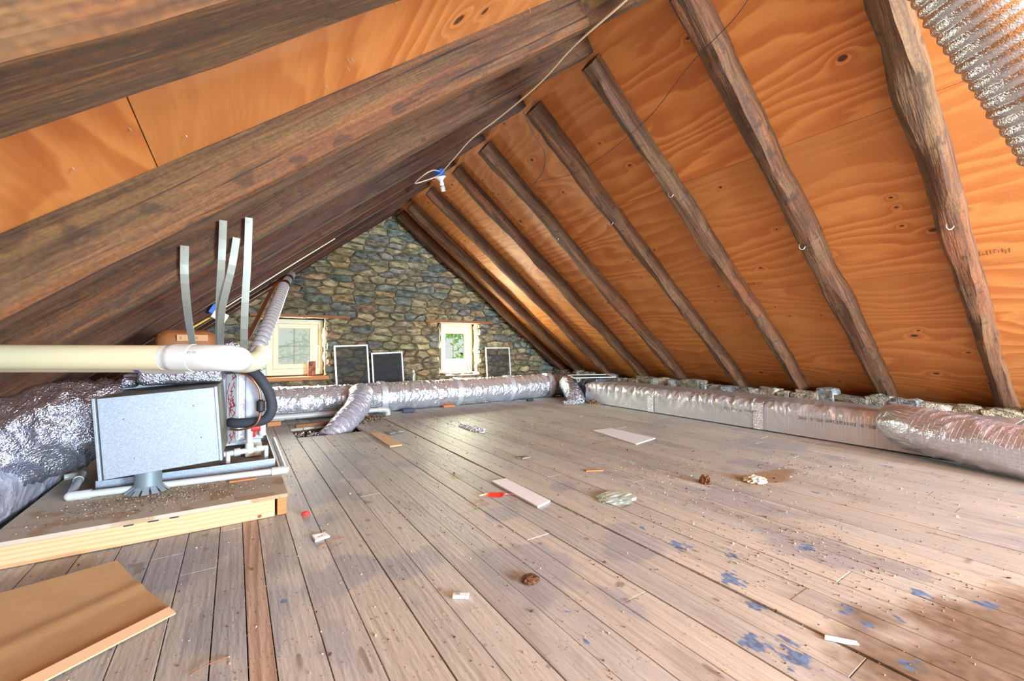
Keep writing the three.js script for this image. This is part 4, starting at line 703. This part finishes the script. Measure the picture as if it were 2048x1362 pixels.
// ---------------------------------------------------------------- loose things on the floor
{
  const t = thing('cardboard_sheet', 'brown folded cardboard sheet lying on the near left floor', 'cardboard');
  // bent sheet: corners on the floor plane, one long fold, near edge turned up
  const Q = [[V(-.98, .03, -1.78), V(-.343, .055, -2.01), V(-.166, .02, -1.66)], [V(-1.0, .055, -1.6), V(-.56, .03, -1.62), V(-.14, .012, -1.6)], [V(-1.02, .012, -1.36), V(-.55, .012, -1.335), V(-.17, .012, -1.575)]];
  const NX = 24, NY = 18, pos = [], uv = [], idx = [], A = V(-1.0, .05, -1.84), B = V(-.343, .052, -2.01), C = V(-.150, .014, -1.625), D = V(-.75, .012, -1.24);
  for (let j = 0; j <= NY; j++) for (let i = 0; i <= NX; i++) { const u = i / NX, v = j / NY, p = A.clone().lerp(B, u).lerp(D.clone().lerp(C, u), v); p.y += -.018 * Math.sin(v * Math.PI) * (1 - .4 * u) + .006 * Math.exp(-(((v - .6 + .25 * (u - .5)) / .05) ** 2)) + .004 * Math.exp(-(((u - .5) / .03) ** 2)) + .003 * fbm(u * 5, v * 5, 2); p.y = Math.max(p.y, .007); pos.push(p.x, p.y, p.z); uv.push(p.x, p.z); }
  const W = NX + 1; for (let j = 0; j < NY; j++) for (let i = 0; i < NX; i++) { const a = j * W + i; idx.push(a, a + W, a + 1, a + 1, a + W, a + W + 1); }
  const nTop = pos.length / 3; for (let k = 0; k < nTop; k++) { pos.push(pos[k * 3], pos[k * 3 + 1] - .005, pos[k * 3 + 2]); uv.push(uv[k * 2], uv[k * 2 + 1]); }
  for (let j = 0; j < NY; j++) for (let i = 0; i < NX; i++) { const a = j * W + i + nTop; idx.push(a, a + 1, a + W, a + 1, a + W + 1, a + W); }
  const rim = []; for (let i = 0; i < NX; i++) rim.push([i, i + 1]); for (let j = 0; j < NY; j++) rim.push([j * W + NX, (j + 1) * W + NX]); for (let i = NX; i > 0; i--) rim.push([NY * W + i, NY * W + i - 1]); for (let j = NY; j > 0; j--) rim.push([j * W, (j - 1) * W]);
  for (const [a, b] of rim) idx.push(a, b, a + nTop, b, b + nTop, a + nTop);
  let g = new THREE.BufferGeometry(); g.setAttribute('position', new THREE.Float32BufferAttribute(pos, 3)); g.setAttribute('uv', new THREE.Float32BufferAttribute(uv, 2)); g.setIndex(idx); g = toCreasedNormals(g, .6); part(t, 'sheet', g, M.card);
  part(t, 'folded_edge', strip([[-.76, .016, -1.222], [-.5, .016, -1.392], [-.3, .016, -1.524], [-.152, .018, -1.617]], .036, .005, V(.55, -.25, .8)), M.cardEdge, 'paler turned edge');
}
function slab(name, P, h, m, label, cat) { const s = poly(P.map(([x, z]) => [x, -z])); const g = extr(s, h, .0008); g.rotateX(-Math.PI / 2); g.translate(0, .0025, 0); solo(name, mUV(g, 2), m, label, cat); }
slab('white_board', [[2.823, -2.904], [3.04, -2.875], [3.034, -2.361], [2.724, -2.304]], .006, M.whiteSheet, 'flat white board lying on the far right floor', 'board');
slab('white_plank', [[1.268, -2.147], [1.366, -2.139], [1.361, -1.71], [1.261, -1.681]], .008, M.whiteSheet, 'narrow white board lying beside the red tape', 'board');
slab('pale_plank', [[1.03, -3.9], [1.125, -3.9], [1.128, -3.32], [1.03, -3.32]], .01, M.pine, 'short pale plank patch lying before the branch duct', 'board');
slab('grey_shard', [[1.155, -3.9], [1.3, -3.93], [1.32, -3.84], [1.18, -3.8]], .008, M.rubble[1], 'flat grey shard beside the pale plank patch', 'debris');
slab('cork_chip', [[1.88, -1.99], [1.98, -1.94], [1.985, -1.965], [1.89, -2.015]], .006, M.pineOrange, 'small orange wood chip beyond the plastic film', 'wood chip');
slab('slate_chip', [[1.69, -2.52], [1.77, -2.51], [1.78, -2.46], [1.71, -2.46]], .005, M.rubble[0], 'small grey chip in the middle of the floor', 'debris');
slab('white_sliver', [[1.36, -.50], [1.375, -.505], [1.418, -.448], [1.41, -.44], [1.385, -.462]], .003, M.whitePlastic, 'curved white plastic sliver on the dark brown floor patch', 'plastic');
slab('offcut', [[-.02, -2.74], [.1, -2.73], [.1, -2.71], [-.02, -2.71]].map(([x, z]) => [x, z + .12]), .006, M.pineOrange, 'thin wood offcut on the platform before the drain pan', 'wood chip');
scene.children.find(o => o.name === 'offcut').position.y = .106;
{ // twisted red tape
  const g = strip([[1.088, .012, -1.965], [1.14, .016, -1.94], [1.175, .012, -1.92], [1.215, .018, -1.9], [1.25, .014, -1.88]], .046, .0015, q => V(.1, .22 * Math.cos(q * 7), 1)); solo('red_tape', g, M.redTape, 'twisted strip of red plastic tape beside the white board', 'tape');
}
function crumple(name, x, z, sx, sy, sz, sd, m, label, cat, amp = .5) { let g = new THREE.IcosahedronGeometry(1, 5); g.deleteAttribute('uv'); g.deleteAttribute('normal'); g = mergeVertices(g, 1e-4); const p = g.attributes.position; for (let i = 0; i < p.count; i++) { const v = V(p.getX(i), p.getY(i), p.getZ(i)); const k = 1 - amp / 2 + amp * (1 - Math.abs(2 * n3(v.x * 3 + sd, v.y * 3, v.z * 3 + sd) - 1)) - amp * .3 * n3(v.x * 9, v.y * 9 + sd, v.z * 9); p.setXYZ(i, v.x * k * sx, Math.max(v.y * k * sy, -sy * .3), v.z * k * sz); } g = mUV(g); g.computeVertexNormals(); g.translate(x, sy * .3 + .001, z); return solo(name, g, m, label, cat); }
crumple('plastic_film', 1.69, -1.56, .095, .014, .08, 5, M.film, 'crumpled clear plastic film lying right of the white board', 'plastic', .7);
crumple('paper_wad', 2.595, -1.305, .062, .02, .05, 9, std({ color: col(206, 198, 180), roughness: .8 }), 'crumpled cream paper on the right floor', 'paper', .8);
crumple('dry_leaf', 2.31, -1.443, .022, .035, .03, 19, std({ color: col(120, 82, 52), roughness: .8 }), 'curled brown leaf left of the crumpled paper', 'leaf', .9);
crumple('wood_knot', .855, -1.18, .03, .014, .028, 29, M.timber[1], 'loose dark wood knot sitting in a board', 'wood knot', .4);
crumple('red_pellet', .287, -2.226, .018, .014, .013, 39, M.red, 'tiny red plastic pellet near the platform corner', 'plastic', .3);
{ const sh = poly([[-.03, -.022], [.026, -.03], [.034, .012], [-.012, .032]]); const h = new THREE.Path(); h.moveTo(-.013, -.008); h.lineTo(.012, -.012); h.lineTo(.014, .006); h.lineTo(-.008, .012); h.closePath(); sh.holes.push(h); const g = extr(sh, .006, .002); g.rotateX(-Math.PI / 2); g.rotateY(.4); g.translate(.3, .004, -1.925); solo('plastic_clip', mUV(g), M.whitePlastic, 'square clear plastic clip with a hole near the platform', 'plastic'); }
{ const t = thing('plastic_connector', 'small white plastic connector on the near centre floor', 'plastic'); t.position.set(.606, .006, -1.23); t.rotation.y = -.62; part(t, 'body', cbox(.04, .01, .02, .002), M.whitePlastic); part(t, 'end', cbox(.012, .009, .023, .002).translate(.026, 0, 0), M.whitePlastic); part(t, 'slot', cbox(.014, .002, .008, 0).translate(-.004, .0055, 0), M.strap); }
{ reseed(515); const L = [[-.05, -1.31, .04, 'thin reddish stick on the near left boards'], [.34, -1.86, .05, 'thin straw beside the clear plastic clip'], [.11, -2.3, .03, 'short twig by the platform corner'], [2.55, -2.5, .1, 'long thin splinter beyond the white board'], [1.05, -1.9, .04, 'bent straw left of the red tape']]; for (const [x, z, l, label] of L) solo('twig', tube([[x - l, .004, z + .01], [x, .007, z - .004], [x + l, .004, z - .012]], .0017, { seg: 10, rad: 5 }), M.board, label, 'twig'); }
// heaps where the stubs pass the floor, grit in the joints, crumbs everywhere
function scatter(name, N, place, mats, label, size) {
  const g = new THREE.IcosahedronGeometry(1, 0), im = new THREE.InstancedMesh(g, std({ color: 0xffffff, roughness: .9 }), N), m = new THREE.Matrix4(), q = new THREE.Quaternion(), e = new THREE.Euler();
  for (let i = 0; i < N; i++) { const p = place(i), s = size() ; e.set(rr(0, 6), rr(0, 6), rr(0, 6)); q.setFromEuler(e); m.compose(V(p[0], p[1] + s * .3, p[2]), q, V(s * rr(.6, 1.6), s * rr(.4, .8), s)); im.setMatrixAt(i, m); im.setColorAt(i, mats[Math.floor(rnd() * mats.length)]); }
  im.name = name; im.userData = { kind: 'stuff', label, category: 'debris' }; im.castShadow = im.receiveShadow = true; scene.add(im);
}
const CR = [col(120, 96, 72), col(88, 70, 54), col(176, 160, 136), col(150, 124, 92), col(186, 174, 152), col(70, 58, 48)];
reseed(616);
scatter('floor_crumbs', 7500, i => { const u = rnd(); if (u < .35) { const a = [[2.2, -1.7, .7, .6], [2.4, -3.2, .8, .7], [1.9, -.8, .5, .5], [2.0, -4.2, .6, .5], [3.1, -1.2, .6, .5], [1.3, -4.3, .4, .4]][Math.floor(rnd() * 6)]; return [a[0] + (rnd() + rnd() - 1) * a[2], 0, a[1] + (rnd() + rnd() - 1) * a[3]]; } return [rr(-1.2, 4.1), 0, rr(-4.9, -.25)]; }, CR, 'scattered grit and crumbs on the floor boards', () => rr(.0008, .0036) * (rnd() < .04 ? 2 : 1));
scatter('joint_grit', 4200, i => { const b = Math.floor(rr(8, edges.length - 22)); return [edges[b] + rr(-.002, .002), -.006, rr(-3.6, -.4)]; }, CR, 'grit packed into the joints between the boards', () => rr(.0012, .0032));
scatter('platform_dirt', 1300, i => [-.28 + (rnd() + rnd() - 1) * .45, .108, -2.52 + (rnd() + rnd() - 1) * .22], CR, 'brown grit on the platform top', () => rr(.0008, .0032));
scatter('insulation_fluff', 1500, i => { const k = i % 3; if (k === 0) { const a = rr(0, 6.28), r = rr(0, .17); return [3.93 + Math.cos(a) * r, rr(0, .03), -4.42 + Math.sin(a) * r * .7]; } if (k === 1) return [rr(.47, .75), -.13 + rr(0, .1), rr(-4.5, -4.12)]; const a = rr(0, 6.28), r = rr(0, .12); return [1.93 + Math.cos(a) * r * .6, 0, -3.63 + Math.sin(a) * r * 2]; }, [col(206, 208, 212), col(180, 184, 190), col(222, 222, 222)], 'pale shredded insulation around the floor holes', () => rr(.004, .012));
scatter('vermiculite_heap', 900, i => { const a = rr(0, 6.28), r = Math.sqrt(rnd()) * .16; return [4.2 + Math.cos(a) * r * .7, Math.max(0, (.16 - r) * .7) * rnd(), -4.25 + Math.sin(a) * r]; }, [col(150, 126, 96), col(120, 98, 74), col(176, 150, 116)], 'brown granular heap in the far right corner', () => rr(.004, .009));
scatter('dust_heap', 900, i => { const t = rnd(), x = 1.0 + .35 * t; return [x + rr(-.08, .08), rr(0, .03), -4.5 - .25 * t + rr(-.06, .1)]; }, [col(110, 94, 74), col(90, 76, 60), col(140, 122, 98)], 'grey-brown dust heap beside the branch duct', () => rr(.004, .01));
// ---------------------------------------------------------------- trees outside the windows
{
  function tree(x, z, h, sp, sd, label, lo, spread) {
    const t = thing('tree', label, 'tree', 'trees outside the windows'); reseed(sd);
    const br = []; for (let k = 0; k < 7; k++) { const a = spread[0] + rr(-1, 1) * spread[1], L = rr(.5, 1) * sp, y0 = rr(lo, h * .8); br.push([V(x, y0, z), V(x + Math.cos(a) * L * .5, y0 + rr(0, .3), z + Math.sin(a) * L * .4), V(x + Math.cos(a) * L, y0 + rr(-.3, .6), z + Math.sin(a) * L * .6)]); }
    part(t, 'trunk', tube([[x, -4, z], [x + .1, 0, z], [x, h, z]], .09, { seg: 20, rad: 8 }), M.timber[1]); for (const b of br) part(t, 'branch', tube(b, .02, { seg: 10, rad: 5 }), M.timber[1]);
    const s = new THREE.Shape(); s.moveTo(0, 0); s.quadraticCurveTo(.05, .05, 0, .14); s.quadraticCurveTo(-.05, .05, 0, 0); const g = new THREE.ShapeGeometry(s, 3), N = 1100, im = new THREE.InstancedMesh(g, new THREE.MeshPhysicalMaterial({ color: col(170, 222, 104), roughness: 1, transmission: .5, thickness: 0, side: THREE.DoubleSide }), N), m = new THREE.Matrix4(), q = new THREE.Quaternion(), e = new THREE.Euler();
    for (let i = 0; i < N; i++) { const b = br[i % 7], k = rr(.3, 1.05), p = b[0].clone().lerp(b[2], k); p.add(V(rr(-.28, .28), rr(-.25, .25), rr(-.28, .28))); e.set(rr(0, 6), rr(0, 6), rr(0, 6)); q.setFromEuler(e); m.compose(p, q, V(1, 1, 1)); im.setMatrixAt(i, m); }
    im.name = 'foliage'; im.userData = { kind: 'stuff' }; t.add(im);
  }
  tree(5.5, -9.6, 2.6, 1.7, 71, 'leafy green tree seen through the right window', .2, [3.14, .7]);
  tree(2.3, -12.5, 1.0, 1.9, 72, 'hazy green tree seen low through the left window', -.8, [3.14, 1.2]);
}
renderer.render(scene, camera);
